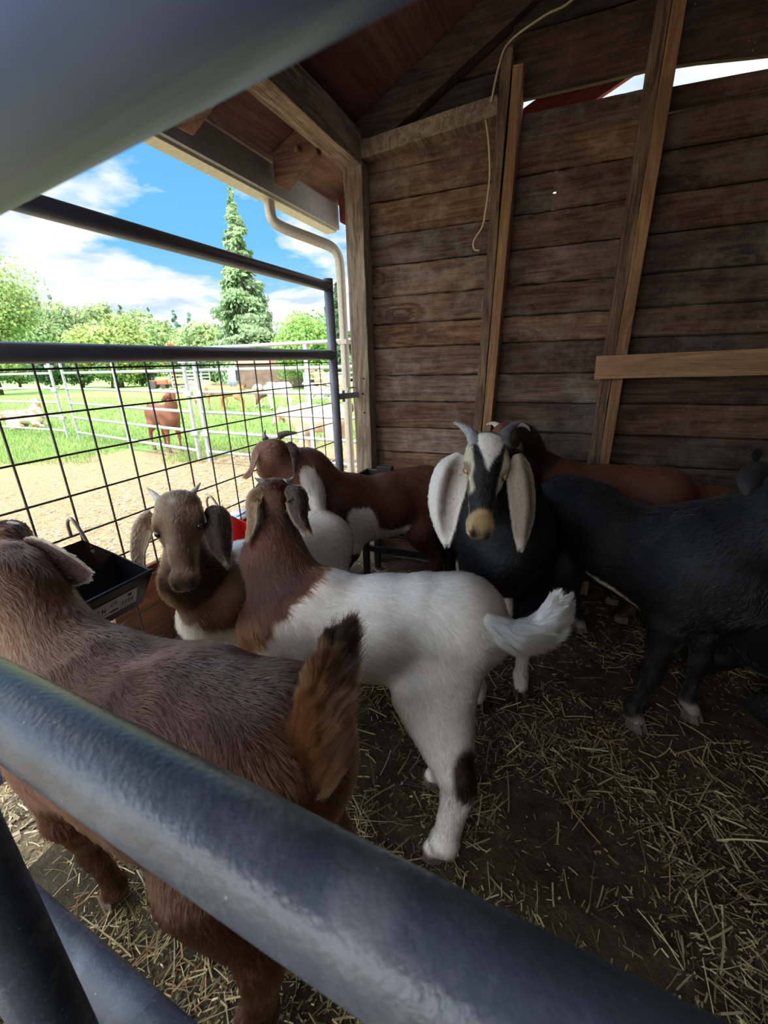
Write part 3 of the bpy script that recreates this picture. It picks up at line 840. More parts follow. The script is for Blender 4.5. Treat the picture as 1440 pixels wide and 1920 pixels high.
# ---- galvanised corral panels out in the yard
def corral(pa, pb, label, posts, heights=(0.14, 0.40, 0.65, 0.90, 1.16, 1.41), H=1.41, double=()):
    pa = np.array([pa[0], pa[1], 0.0]); pb = np.array([pb[0], pb[1], 0.0])
    root = empty('corral_panel', (pa + pb) / 2, 0); M = local_of(root)
    for h in heights:
        mb = MB(); mb.tube([pa + (0, 0, h), pb + (0, 0, h)], 0.021, 10); mb.build('rail', M_GALV, root, M, smooth=True)
    d = (pb - pa); Ln = np.linalg.norm(d); d /= Ln
    for t in posts:
        q = pa + d * Ln * t
        mb = MB(); mb.beam(q + (0, 0, 0), q + (0, 0, H + 0.02), d, 0.045, 0.03); mb.build('upright', M_GALV, root, M)
    for t in double:
        q = pa + d * (Ln * t)
        for hh in (0.35, 0.85, 1.25):
            mb = MB(); mb.box(tuple(q + (-0.045, -0.045, hh)), tuple(q + (0.045, 0.045, hh + 0.05))); mb.build('clamp', M_GALV, root, M)
    tag(root, label, 'fence panel', 'galvanised corral panels in the yard')
fp = [G(-260, 790), G(0, 812), G(131, 826), G(375, 864), G(394, 866), G(598, 880), G(760, 905)]
def lerp(a, b, t): return a + (b - a) * t
corral(fp[0], G(128, 822), 'galvanised corral panel at the far left of the yard', (0, 0.5, 1.0), double=(1.0,))
corral(G(150, 825), fp[3], 'galvanised corral panel in front of the standing brown goat', (0, 0.5, 1.0), double=(1.0,))
corral(fp[4], fp[6], 'galvanised corral panel nearest the gate post', (0.0, 0.60, 1.0), double=(0.0,))
# ------------------------------------------------------------------ trees, far things, straw, grass
def leaf_mat(name):
    m, nt, b = new_mat(name)
    N = nt.nodes.new; L = nt.links.new
    b.inputs['Roughness'].default_value = 0.7; b.inputs['Specular IOR Level'].default_value = 0.2
    at = N('ShaderNodeAttribute'); at.attribute_name = 'Col'; L(at.outputs['Color'], b.inputs['Base Color'])
    tr = N('ShaderNodeBsdfTranslucent'); L(at.outputs['Color'], tr.inputs[0])
    ms = N('ShaderNodeMixShader'); ms.inputs[0].default_value = 0.35
    out = nt.nodes['Material Output']
    L(b.outputs[0], ms.inputs[1]); L(tr.outputs[0], ms.inputs[2]); L(ms.outputs[0], out.inputs[0])
    return m
M_LEAF = leaf_mat('tree_leaves')
M_BARK = simple('tree_bark', (0.10, 0.075, 0.055), 0.9, noise=0.3, nscale=6)

def quads(c, n, size, col, elong=1.3):
    """leaf clusters: small two-triangle leaves facing n"""
    k = len(c)
    r = RNG.normal(size=(k, 3)); s = np.cross(n, r); s /= np.linalg.norm(s, axis=1, keepdims=True) + 1e-9
    u = np.cross(n, s)
    sz = (size * RNG.uniform(0.6, 1.4, k))[:, None]
    V = np.stack([c - s * sz * 0.5, c - u * sz * 0.5 * elong, c + s * sz * 0.5, c + u * sz * 0.5 * elong], 1).reshape(-1, 3)
    F = np.arange(k * 4).reshape(k, 4)
    return V, F, np.repeat(col, 4, 0)
def fast_mesh(name, V, F, C, mat, parent=None, M=None):
    V = np.asarray(V, np.float32)
    if M is not None:
        m = np.array(M); V = V @ m[:3, :3].T + m[:3, 3]
    me = bpy.data.meshes.new(name)
    k = F.shape[1]
    me.vertices.add(len(V)); me.vertices.foreach_set('co', V.astype(np.float32).ravel())
    me.loops.add(F.size); me.loops.foreach_set('vertex_index', F.astype(np.int32).ravel())
    me.polygons.add(len(F)); me.polygons.foreach_set('loop_start', np.arange(0, F.size, k, dtype=np.int32))
    me.polygons.foreach_set('loop_total', np.full(len(F), k, np.int32))
    ca = me.color_attributes.new('Col', 'FLOAT_COLOR', 'POINT')
    a = np.ones((len(V), 4), np.float32); a[:, :3] = C; ca.data.foreach_set('color', a.ravel())
    me.update(calc_edges=True); me.validate()
    me.materials.append(mat)
    o = bpy.data.objects.new(name, me); link(o, parent)
    return o

def crown(center, rad, nblob, nleaf, size, base, var=0.35, flat=0.8):
    c = []; n = []
    bl = []
    for i in range(nblob):
        d = RNG.normal(size=3); d /= np.linalg.norm(d); d[2] = d[2] * 0.9
        bl.append((center + d * rad * RNG.uniform(0.35, 0.75) * np.array([1, 1, flat]), RNG.uniform(0.28, 0.5) * np.mean(rad), RNG.uniform(0.75, 1.25)))
    per = nleaf // nblob
    cols = []
    for b, r, t in bl:
        d = RNG.normal(size=(per, 3)); d /= np.linalg.norm(d, axis=1, keepdims=True)
        rr = r * RNG.uniform(0.55, 1.08, per) 
        c.append(b + d * rr[:, None]); n.append(d + RNG.normal(size=(per, 3)) * 0.5)
        cc = np.array(base)[None] * (t * RNG.uniform(1 - var, 1 + var, per))[:, None]
        cc[:, 0] *= RNG.uniform(0.85, 1.25, per)
        cols.append(cc)
    c = np.concatenate(c); n = np.concatenate(n); n /= np.linalg.norm(n, axis=1, keepdims=True)
    return c, n, np.clip(np.concatenate(cols), 0, 1)

def tree(name, label, px, pytop, pxw, d, base, nleaf=5000, size=None, pybase=None, kindcat='tree', group='trees beyond the pasture', flat=0.8):
    g = P(px, 700, d); x, y = g[0], g[1]
    top = P(px, pytop, d)[2]
    w = pxw / FPX * d / 2
    root = empty(name, (x, y, -0.05)); M = local_of(root)
    bot = 0.0 if pybase is None else max(0.0, P(px, pybase, d)[2])
    h = top - bot
    rz = h / 2
    c0 = np.array([x, y, bot + rz])
    size = (size or d * 0.0075) * 0.72
    c, n, col = crown(c0, np.array([w, w * 0.8, rz]), 34, int(nleaf * 1.7), size, base, flat=1.0)
    V, F, C = quads(c, n, size, col)
    fast_mesh('foliage', V, F, C, M_LEAF, root, M)
    mb = MB(); mb.tube([(x, y, -0.05), (x + 0.1, y, bot + rz * 0.6), (x - 0.1, y, bot + rz * 1.5)], [w * 0.07, w * 0.05, 0.02], 8)
    for k in range(7):
        a = RNG.uniform(0, 6.28); z0 = bot + rz * RNG.uniform(0.3, 1.1)
        mb.tube([(x, y, z0), (x + cos(a) * w * 0.4, y + sin(a) * w * 0.3, z0 + rz * 0.35), (x + cos(a) * w * 0.75, y + sin(a) * w * 0.5, z0 + rz * 0.7)], [w * 0.03, w * 0.02, 0.01], 6)
    mb.build('trunk', M_BARK, root, M, smooth=True)
    tag(root, label, kindcat, group)
    return root

def conifer(name, label, px, pytop, pxw, d, base, nb=60, pybase=725, group='trees beyond the pasture', rag=1.0, nl=90):
    g = P(px, 700, d); x, y = g[0], g[1]
    top = P(px, pytop, d)[2]; w = pxw / FPX * d / 2
    root = empty(name, (x, y, -0.05)); M = local_of(root)
    c = []; n = []; cols = []
    for i in range(nb):
        t = ((i + RNG.uniform(0, 1)) / nb) ** 0.8                     # 0 top .. 1 bottom
        z0 = top * (1 - 0.97 * t)
        env = w * (min(1.0, (0.10 + 1.05 * t)) if t < 0.85 else 1.1 - 0.25 * (t - .85) / .15) * RNG.uniform(1 - 0.35 * rag, 1.08)
        env = w * np.interp(t, [0, .12, .30, .42, .60, .85, 1], [.03, .20, .36, .50, .85, 1.0, .9]) * RNG.uniform(1 - 0.45 * rag, 1.1)
        a = RNG.uniform(0, 2 * pi)
        k = int(2.2 * nl * (0.35 + t))
        s = RNG.uniform(0, 1, k) ** 0.6
        r = env * s
        zz_ = z0 - 0.22 * env * s ** 2 + 0.10 * env * s - RNG.exponential(0.10 * w * (0.3 + t), k)
        aa = a + RNG.normal(0, 0.20, k)
        c.append(np.stack([x + r * np.cos(aa), y + r * np.sin(aa), zz_], 1))
        nn = np.stack([np.cos(aa), np.sin(aa), RNG.uniform(0, 0.6, k)], 1) + RNG.normal(0, 0.35, (k, 3)); n.append(nn)
        cc = np.array(base)[None] * (RNG.uniform(0.8, 1.2) * RNG.uniform(0.65, 1.35, k))[:, None]; cols.append(cc)
    c = np.concatenate(c); n = np.concatenate(n); n /= np.linalg.norm(n, axis=1, keepdims=True)
    V, F, C = quads(c, n, d * 0.0046, np.clip(np.concatenate(cols), 0, 1), 2.0)
    # elongate vertically: drooping sprays
    fast_mesh('foliage', V, F, C, M_LEAF, root, M)
    mb = MB(); mb.tube([(x, y, -0.05), (x, y, top * 0.98)], [w * 0.08, 0.02], 8); mb.build('trunk', M_BARK, root, M, smooth=True)
    tag(root, label, 'tree', group)
    return root

LG = (0.33, 0.46, 0.19); MG = (0.30, 0.43, 0.20); DG = (0.07, 0.15, 0.07); CG = (0.26, 0.38, 0.21); BG = (0.28, 0.48, 0.14); BLG = (0.20, 0.32, 0.27); OR = (0.55, 0.30, 0.14)
conifer('cedar_tree', 'tall pointed green conifer rising above the other trees', 474, 392, 150, 27, CG, 150, nl=120)
tree('leafy_tree', 'big light green tree at the left edge of the view', -15, 455, 235, 24, LG, 16000, size=0.17)
tree('leafy_tree', 'bright yellow-green tree left of centre', 222, 590, 160, 30, (0.36, 0.49, 0.18), 9000)
tree('leafy_tree', 'bright green rounded tree right of the tall conifer', 572, 583, 140, 22, BG, 9000, size=0.15)
conifer('spruce_tree', 'dark spiky conifer beside the gate post', 640, 540, 90, 30, (0.08, 0.15, 0.08), 60, rag=1.4)
tree('leafy_tree', 'grey-green tree left of the tall conifer', 388, 592, 100, 40, MG, 5000)
tree('leafy_tree', 'grey-green leafy tree with a bare top', 150, 556, 100, 55, (0.27, 0.38, 0.19), 5000)
tree('leafy_tree', 'tall grey-green tree standing above the bright tree', 212, 550, 70, 76, (0.30, 0.40, 0.20), 4000)
tree('leafy_tree', 'pale green tree in the far row, left of the dark firs', 275, 572, 90, 60, (0.30, 0.42, 0.2), 4000)
tree('leafy_tree', 'mid green tree behind the yellow-green one, at its right', 320, 588, 90, 48, MG, 4500)
tree('leafy_tree', 'pale tree between the left edge tree and the bright one', 105, 588, 110, 44, (0.25, 0.38, 0.18), 5000)
tree('leafy_tree', 'small pale tree at the foot of the tall conifer', 425, 630, 70, 32, (0.28, 0.42, 0.14), 4000)
tree('rust_shrub', 'rust-coloured shrub between the green trees', 331, 632, 34, 33, OR, 2000, kindcat='shrub', group=None)
for i, (px, py, w, lab) in enumerate([(108, 552, 40, 'dark fir far back near the left edge tree'), (130, 556, 40, 'dark fir far back, second from the left'),
                                      (250, 574, 44, 'dark blue-green fir behind the bright tree'), (300, 580, 40, 'slim far fir right of the bright tree'), (345, 580, 46, 'dark far fir over the rust shrub'),
                                      (372, 590, 40, 'far fir left of the tall conifer'), (40, 580, 40, 'dark fir behind the left edge tree'), (618, 575, 40, 'dark fir behind the bright green tree')]):
    conifer('fir_tree', lab, px, py, w, (66, 74, 80, 66, 74, 82, 66, 60)[i], BLG, 26, nl=40)
# hedgerow: separate bushes along the pasture edge
hx = [(-30, 'left end'), (30, 'left of the first yard post'), (90, 'at the first yard post'), (150, 'right of the first yard post'), (205, 'below the bright tree'), (262, 'left of the red tractor'),
      (352, 'behind the yellow machine'), (405, 'right of the middle posts'), (455, 'under the tall conifer'), (510, 'right of the tall conifer'), (560, 'under the bright rounded tree'), (612, 'near the gate post'), (665, 'behind the gate post')]
for i, (px, w_) in enumerate(hx):
    b = [(0.14, 0.26, 0.13), (0.19, 0.32, 0.15), (0.11, 0.21, 0.11)][i % 3]
    tree('hedge_bush', 'dark green bush in the hedgerow, ' + w_, px, 655 + (i * 7) % 14, 74, 29.3 + 2.2 * (i % 2), b, 2600, size=0.2, kindcat='bush', group='hedgerow bushes')

def far_barn():
    root = empty('farm_shed', P(465, 715, 23.6) * np.array([1, 1, 0])); M = local_of(root)
    c = root.location
    mb = MB(); mb.box((c.x - 0.5, c.y, 0), (c.x + 4.4, c.y + 3, 1.25), (0.30, 0.20, 0.17)); mb.build('wall', simple('plank_grey_brown', (0.5, 0.5, 0.5), 0.9, attr=True, noise=0.3, nscale=3), root, M)
    mb = MB(); x0, x1, y0, y1 = c.x - 0.7, c.x + 1.3, c.y - 0.1, c.y + 3.1
    mb.add([(x0, y0, 1.25), (x1, y0, 1.25), (x1, y1, 1.25), (x0, y1, 1.25), (x0 + .3, (y0 + y1) / 2, 1.75), (x1 - .3, (y0 + y1) / 2, 1.75)],
           [(0, 1, 5, 4), (1, 2, 5), (2, 3, 4, 5), (3, 0, 4), (3, 2, 1, 0)], (0.55, 0.25, 0.17))
    mb.build('roof', simple('brown_roof', (0.75, 0.72, 0.7), 0.8, attr=True), root, M)
    tag(root, 'low brown shed with a long board wall beyond the pasture', 'shed')
far_barn()
def tractor(px, d, col, name, label, s=1.0):
    g = P(px, 715, d); g[2] = 0; root = empty(name, g); M = local_of(root)
    m1 = simple(name + '_paint', col, 0.5); m2 = simple(name + '_tyre', (0.05, 0.05, 0.06), 0.8)
    def wheel(x, z, r, w, y):
        mb = MB(); mb.tube([g + (x, y - w / 2, z), g + (x, y + w / 2, z)], r, 18); mb.build('wheel', m2, root, M, smooth=False)
    for y in (-0.5 * s, 0.5 * s):
        wheel(-0.55 * s, 0.5 * s, 0.5 * s, 0.3 * s, y); wheel(0.75 * s, 0.3 * s, 0.3 * s, 0.2 * s, y)
    mb = MB(); mb.box(tuple(g + (-0.1 * s, -0.3 * s, 0.5 * s)), tuple(g + (1.15 * s, 0.3 * s, 1.05 * s))); mb.build('bonnet', m1, root, M, bevel=0.05)
    mb = MB(); mb.box(tuple(g + (-0.95 * s, -0.6 * s, 0.8 * s)), tuple(g + (-0.15 * s, 0.6 * s, 1.0 * s))); mb.build('mudguard', m1, root, M, bevel=0.04)
    mb = MB(); mb.beam(g + (0.9 * s, 0, 0.9 * s), g + (1.9 * s, 0, 0.5 * s), (0, 1, 0), 0.3 * s, 0.1 * s); mb.build('loader_arm', m1, root, M)
    mb = MB(); mb.box(tuple(g + (-0.6 * s, -0.25 * s, 1.0 * s)), tuple(g + (-0.5 * s, 0.25 * s, 1.4 * s))); mb.build('seat', m2, root, M)
    tag(root, label, 'tractor' if 'tractor' in name else 'machine')
tractor(296, 25.5, (0.80, 0.10, 0.06), 'tractor', 'small red tractor parked by the hedgerow', 0.5)
tractor(333, 26.5, (0.75, 0.42, 0.05), 'loader', 'yellow-orange loader beside the red tractor', 0.42)
def far_gate(px, d, label, h=1.1, w=2.0):
    g = P(px, 715, d); g[2] = 0; root = empty('stock_hurdle', g); M = local_of(root)
    for k in range(6):
        mb = MB(); z = 0.15 + k * (h - 0.15) / 5; mb.tube([g + (-w / 2, 0, z), g + (w / 2, 0, z)], 0.03, 6); mb.build('rail', M_GALV, root, M)
    for x in (-w / 2, 0, w / 2):
        mb = MB(); mb.tube([g + (x, 0, 0), g + (x, 0, h + 0.05)], 0.03, 6); mb.build('upright', M_GALV, root, M)
    tag(root, label, 'hurdle', 'galvanised hurdles at the pasture edge')
far_gate(351, 21.0, 'galvanised hurdle left of the middle posts, far off', 1.0, 1.5)
far_gate(372, 23.0, 'galvanised hurdle just behind the first hurdle, far off', 1.0, 1.3)
far_gate(618, 13.5, 'galvanised hurdle under the tan goats by the gate post', 0.9, 1.6)
# pale blue rag and a clear tub hung on the corral panel
def rag():
    pA = np.array([*fp[4][:2], 1.155]); pB = np.array([*fp[6][:2], 1.155])
    def pxof(p): return 720 + FPX * ((p - EYE) @ R_) / ((p - EYE) @ F_)
    tt = min(np.linspace(0, 1, 400), key=lambda t: abs(pxof(pA + (pB - pA) * t) - 437)); g = pA + (pB - pA) * tt; dr = (pB - pA) / np.linalg.norm(pB - pA); nr_ = np.array([dr[1], -dr[0], 0])
    root = empty('cloth_rag', g); M = local_of(root)
    nx, nz = 8, 9; V = []; F = []
    for i in range(nx):
        for j in range(nz):
            x = (i / (nx - 1) - .5) * 0.15 * (1 - 0.2 * (j / (nz - 1))); q = j / (nz - 1)
            off, z = [(-.024, -.10), (-.025, -.05), (-.024, .0), (-.016, .020), (0, .026), (.016, .020), (.025, .0), (.026, -.08), (.026, -.17)][j]
            V.append(g + dr * x + nr_ * (off + 0.006 * sin(i * 1.9) * (abs(z) > .03)) + (0, 0, z - (.02 * abs(sin(i)) if j == 8 else 0)))
    for i in range(nx - 1):
        for j in range(nz - 1):
            a = i * nz + j; F.append((a, a + nz, a + nz + 1, a + 1))
    mb = MB(); mb.add(V, F); o = mb.build('cloth', simple('blue_grey_cloth', (0.32, 0.40, 0.58), 0.9), root, M, smooth=True)
    s = o.modifiers.new('thick', 'SOLIDIFY'); s.thickness = 0.004
    tag(root, 'pale blue rag hanging over the corral rail', 'rag')
rag()
def feed_sack():
    g = BW(-0.30, -0.62, 0.0); root = empty('feed_sack', g); M = local_of(root)
    V = []; F = []; nu, nv = 22, 12
    for i in range(nu):
        a = 2 * pi * i / nu
        for j in range(nv):
            t = j / (nv - 1); b_ = -pi / 2 + pi * t
            p = np.array([cos(a) * abs(cos(b_)) ** .6 * 0.16, sin(a) * abs(cos(b_)) ** .6 * 0.34, 0.26 + sin(b_) * 0.26])
            p[:2] *= 1 + 0.12 * sin(3 * a + 5 * t) ; p[2] += 0.02 * sin(5 * a + 9 * t)
            V.append(g + E2 * p[0] + E1 * p[1] + (0, 0, p[2]))
    for i in range(nu):
        for j in range(nv - 1):
            a = i * nv + j; b_ = ((i + 1) % nu) * nv + j; F.append((a, b_, b_ + 1, a + 1))
    cols = [(0.75, 0.80, 0.88) if fbm(np.array([p * 14]), 4, 2)[0] < .52 else (0.25, 0.38, 0.62) for p in V]
    mb = MB(); mb.add(V, F, cols); mb.build('sack', simple('printed_sack', (1, 1, 1), 0.5, attr=True), root, M, smooth=True)
    tag(root, 'crumpled white and blue feed sack lying outside the gate', 'sack')
feed_sack()

# ---- straw: one mass inside, one outside
def straw(name, label, n, xr, yr, zf, L0, L1, w0, w1, pal, dens=None, lift=0.02, shed=True):
    x = RNG.uniform(*xr, n); y = RNG.uniform(*yr, n)
    if dens is not None:
        keep = dens(x, y) > RNG.uniform(0, 1, n); x = x[keep]; y = y[keep]; n = len(x)
    Ln = L0 + (L1 - L0) * RNG.uniform(0, 1, n) ** 2.2; W = RNG.uniform(w0, w1, n)
    a = RNG.uniform(0, 2 * pi, n); tilt = RNG.normal(0, 0.12, n); bend = RNG.normal(0, 0.25, n)
    z = zf(x, y) + RNG.uniform(0.001, lift, n) 
    V = np.zeros((n, 8, 3)); segs = 3
    cx, cy, cz = x.copy(), y.copy(), z.copy(); ang = a
    for k in range(4):
        nx_, ny_ = -np.sin(ang), np.cos(ang)
        roll = 0.5
        V[:, 2 * k] = np.stack([cx - nx_ * W / 2, cy - ny_ * W / 2, cz], 1)
        V[:, 2 * k + 1] = np.stack([cx + nx_ * W / 2, cy + ny_ * W / 2, cz + W * roll], 1)
        cx = cx + np.cos(ang) * Ln / 3; cy = cy + np.sin(ang) * Ln / 3; cz = np.maximum(cz + tilt * Ln / 3, zf(cx, cy) + 0.001); ang = ang + bend / 3; tilt = tilt - 0.05
    base = np.arange(n)[:, None] * 8
    F = np.concatenate([np.stack([base[:, 0] + 2 * k, base[:, 0] + 2 * k + 1, base[:, 0] + 2 * k + 3, base[:, 0] + 2 * k + 2], 1) for k in range(3)])
    pi_ = RNG.integers(0, len(pal), n); C = np.array(pal)[pi_] * RNG.uniform(0.6, 1.25, n)[:, None]
    Vf = V.reshape(-1, 3)
    W3 = CORNER[None] + Vf[:, :1] * E2[None] + Vf[:, 1:2] * E1[None] + np.stack([Vf[:, 2] * 0, Vf[:, 2] * 0, Vf[:, 2]], 1)
    o = fast_mesh(name, W3, F, np.repeat(C, 8, 0), M_STRAW)
    return tag(o, label=label, cat='straw', kind='stuff')
M_STRAW = simple('straw', (0.84, 0.84, 0.84), 0.75, spec=0.3, attr=True)
PAL = [(0.42, 0.34, 0.16), (0.50, 0.42, 0.22), (0.34, 0.26, 0.12), (0.28, 0.28, 0.12), (0.38, 0.33, 0.20), (0.22, 0.17, 0.09), (0.55, 0.46, 0.26), (0.40, 0.22, 0.10)]
def dens_in(x, y):
    p = np.stack([x * 4.5, y * 4.5, x * 0], 1)
    return np.clip((fbm(p, 21, 3) - 0.36) * 3.2, 0.10, 1)
straw('bedding_straw', 'loose straw and hay stems scattered over the pen floor', 30000, (-0.02, 3.3), (-2.6, -0.03), floor_h, 0.008, 0.12, 0.0012, 0.0038, PAL, dens_in, lift=0.014)
straw('bedding_straw', 'fine chopped straw litter trodden into the pen floor', 60000, (-0.02, 2.6), (-2.5, -0.03), floor_h, 0.004, 0.028, 0.0010, 0.0030, PAL + [(0.15, 0.12, 0.06), (0.2, 0.16, 0.09)], dens_in, lift=0.006)
def yard_hl(x, y):
    w = CORNER[None] + x[:, None] * E2[None] + y[:, None] * E1[None]
    return yard_h(w[:, 0], w[:, 1])
PALO = [(0.62, 0.52, 0.35), (0.50, 0.40, 0.25), (0.68, 0.60, 0.44), (0.36, 0.26, 0.15), (0.56, 0.47, 0.32)]
straw('yard_straw', 'pale straw and wood chips strewn outside the gate', 34000, (-4.6, -0.07), (-3.2, 2.8), yard_hl, 0.010, 0.06, 0.004, 0.009, PALO,
      lambda x, y: np.clip(1.25 + x * 0.28, 0.15, 1), lift=0.012)

straw('yard_straw', 'hay stems scattered along the outer foot of the gate', 9000, (-1.3, -0.05), (-3.2, -0.9), yard_hl, 0.01, 0.10, 0.0015, 0.0045, PALO + PAL, lambda x, y: np.clip(1.1 + x * 0.7, 0.15, 1), lift=0.018)
straw('yard_straw', 'fine chaff trodden into the ground along the gate', 16000, (-0.9, -0.05), (-3.2, -0.9), yard_hl, 0.004, 0.03, 0.001, 0.004, PALO + PAL, None, lift=0.010)

# ---- grass blades
def grass():
    n = 60000
    # scattered over the visible wedge outside, thick near the fence foot
    px = RNG.uniform(-40, 690, n); py = RNG.uniform(745, 872, n)
    v = F_[None] + ((px - 720) / FPX)[:, None] * R_[None] - ((py - 960) / FPX)[:, None] * U_[None]
    t = (-0.02 - CAMH) / v[:, 2]; g = EYE[None] + v * t[:, None]
    dist = 0.80 * g[:, 1] - 0.28 * g[:, 0]
    dn = (dist - 5.2) * 0.6 + (fbm(np.stack([g[:, 0] * 1.1, g[:, 1] * 1.1, g[:, 0] * 0], 1), 31, 3) - 0.5) * 4.0
    k = dn > RNG.uniform(0, 1, n); g = g[k]; n = len(g); py = py[k]
    h = RNG.uniform(0.03, 0.10, n) * np.clip(1.35 - g[:, 1] * 0.03, 0.6, 1.2)
    a = RNG.uniform(0, 2 * pi, n); w = 0.0018 * g[:, 1] ** 0.9
    z = yard_h(g[:, 0], g[:, 1])
    b = np.stack([g[:, 0], g[:, 1], z], 1); s = np.stack([np.cos(a), np.sin(a), a * 0], 1) * w[:, None] / 2
    ln = np.stack([RNG.normal(0, .4, n) * h, RNG.normal(0, .4, n) * h, h], 1)
    V = np.stack([b - s, b + s, b + ln], 1).reshape(-1, 3); F = np.arange(n * 3).reshape(n, 3)
    pal = np.array([(0.22, 0.38, 0.10), (0.30, 0.46, 0.14), (0.17, 0.30, 0.08), (0.44, 0.48, 0.24)])
    C = pal[RNG.integers(0, 4, n)] * RNG.uniform(0.7, 1.2, n)[:, None]
    o = fast_mesh('grass', V, F, np.repeat(C, 3, 0), M_LEAF)
    tag(o, label='short green grass growing in the yard and pasture', cat='grass', kind='stuff')
grass()
# ------------------------------------------------------------------ goats
def surface_nets(Fd, origin, h):
    nx, ny, nz = Fd.shape
    S = Fd < 0
    c = [(0, 0, 0), (1, 0, 0), (0, 1, 0), (1, 1, 0), (0, 0, 1), (1, 0, 1), (0, 1, 1), (1, 1, 1)]
    def sl(A, d): return A[d[0]:nx - 1 + d[0], d[1]:ny - 1 + d[1], d[2]:nz - 1 + d[2]]
    cnt = sum(sl(S, d).astype(np.int8) for d in c)
    act = (cnt > 0) & (cnt < 8)
    idx = np.full(act.shape, -1, np.int64); I = np.argwhere(act); idx[act] = np.arange(len(I))
    vals = [sl(Fd, d)[act] for d in c]
    acc = np.zeros((len(I), 3)); num = np.zeros(len(I))
    for a in range(8):
        for b in range(a + 1, 8):
            if sum(abs(c[a][k] - c[b][k]) for k in range(3)) != 1: continue
            va, vb = vals[a], vals[b]; m = (va < 0) != (vb < 0)
            t = np.where(m, va / np.where(m, va - vb, 1), 0)
            p = np.array(c[a])[None] + t[:, None] * (np.array(c[b]) - np.array(c[a]))[None]
            acc += p * m[:, None]; num += m
    V = (I + acc / num[:, None]) * h + origin
    Q = []
    for ax in range(3):
        o = [0, 0, 0]; o[ax] = 1
        A = S[:nx - o[0], :ny - o[1], :nz - o[2]]; B = S[o[0]:, o[1]:, o[2]:]
        e = np.argwhere(A != B)
        b1, b2 = [(1, 2), (2, 0), (0, 1)][ax]
        e = e[(e[:, b1] > 0) & (e[:, b2] > 0) & (e[:, b1] < Fd.shape[b1] - 1) & (e[:, b2] < Fd.shape[b2] - 1)]
        def at(d1, d2):
            q = e.copy(); q[:, b1] -= d1; q[:, b2] -= d2
            return idx[q[:, 0], q[:, 1], q[:, 2]]
        q = np.stack([at(1, 1), at(0, 1), at(0, 0), at(1, 0)], 1)
        flip = ~A[e[:, 0], e[:, 1], e[:, 2]]
        q[flip] = q[flip][:, ::-1]
        Q.append(q)
    Q = np.concatenate(Q)
    Q = Q[(Q >= 0).all(1)]
    return V, Q

def smooth_mesh(V, Q, it=3, lam=0.5):
    for _ in range(it):
        acc = np.zeros_like(V); num = np.zeros(len(V))
        for a, b in ((0, 1), (1, 2), (2, 3), (3, 0)):
            for i, j in ((Q[:, a], Q[:, b]), (Q[:, b], Q[:, a])):
                for k in range(3): acc[:, k] += np.bincount(i, V[j, k], len(V))
                num += np.bincount(i, minlength=len(V))
        V = V * (1 - lam) + acc / np.maximum(num, 1)[:, None] * lam
    return V
def vert_normals(V, Q):
    n = np.cross(V[Q[:, 2]] - V[Q[:, 0]], V[Q[:, 3]] - V[Q[:, 1]])
    N_ = np.zeros_like(V)
    for c in range(4):
        for k in range(3): N_[:, k] += np.bincount(Q[:, c], n[:, k], len(V))
    return N_ / (np.linalg.norm(N_, axis=1, keepdims=True) + 1e-12), np.linalg.norm(n, axis=1) / 2

def prim_d(pr, X):
    a, b, ra, rb, lat, ls = pr['a'], pr['b'], pr['ra'], pr['rb'], pr['lat'], pr['ls']
    Xr = X - a; ab = b - a
    if ls != 1.0:
        Xr = Xr + lat * ((Xr @ lat) * (1 / ls - 1))[..., None]
        ab = ab + lat * ((ab @ lat) * (1 / ls - 1))
    den = ab @ ab
    t = np.clip((Xr @ ab) / den, 0, 1) if den > 1e-12 else np.zeros(Xr.shape[:-1])
    d = np.linalg.norm(Xr - t[..., None] * ab, axis=-1) - (ra + (rb - ra) * t)
    return d * min(1.0, ls), t

def coat_mat():
    m, nt, b = new_mat('goat_hide'); N = nt.nodes.new; L = nt.links.new
    at = N('ShaderNodeAttribute'); at.attribute_name = 'Col'; L(at.outputs['Color'], b.inputs['Base Color'])
    b.inputs['Roughness'].default_value = 0.6; b.inputs['Specular IOR Level'].default_value = 0.3
    tc = N('ShaderNodeTexCoord'); n = N('ShaderNodeTexNoise'); n.inputs['Scale'].default_value = 160; n.inputs['Detail'].default_value = 4
    L(tc.outputs['Object'], n.inputs['Vector']); bp = N('ShaderNodeBump'); bp.inputs['Strength'].default_value = 0.4; bp.inputs['Distance'].default_value = 0.003
    L(n.outputs['Fac'], bp.inputs['Height']); L(bp.outputs[0], b.inputs['Normal'])
    return m
def fur_mat():
    m = bpy.data.materials.new('goat_fur'); m.use_nodes = True; nt = m.node_tree; nt.nodes.clear()
    N = nt.nodes.new; L = nt.links.new
    out = N('ShaderNodeOutputMaterial'); h = N('ShaderNodeBsdfHairPrincipled')
    h.model = 'CHIANG'; h.parametrization = 'COLOR'
    at = N('ShaderNodeAttribute'); at.attribute_name = 'hcol'
    L(at.outputs['Color'], h.inputs['Color'])
    h.inputs['Roughness'].default_value = 0.26; h.inputs['Radial Roughness'].default_value = 0.5; h.inputs['Coat'].default_value = 0.0
    h.inputs['Random Roughness'].default_value = 0.2
    L(h.outputs[0], out.inputs[0])
    return m
M_HIDE = coat_mat(); M_FUR = fur_mat()
M_EARM = simple('ear_skin', (1, 1, 1), 0.65, attr=True, spec=0.3, bump=0.4, bscale=170)
_b = M_EARM.node_tree.nodes['Principled BSDF']; _b.inputs['Subsurface Weight'].default_value = 0.0; _b.inputs['Subsurface Radius'].default_value = (0.01, 0.004, 0.002)
M_HORN = simple('horn', (1, 1, 1), 0.5, attr=True, noise=0.2, nscale=70, bump=0.5, bscale=120)
M_HOOF = simple('hoof', (0.07, 0.058, 0.048), 0.55, noise=0.3, nscale=90)
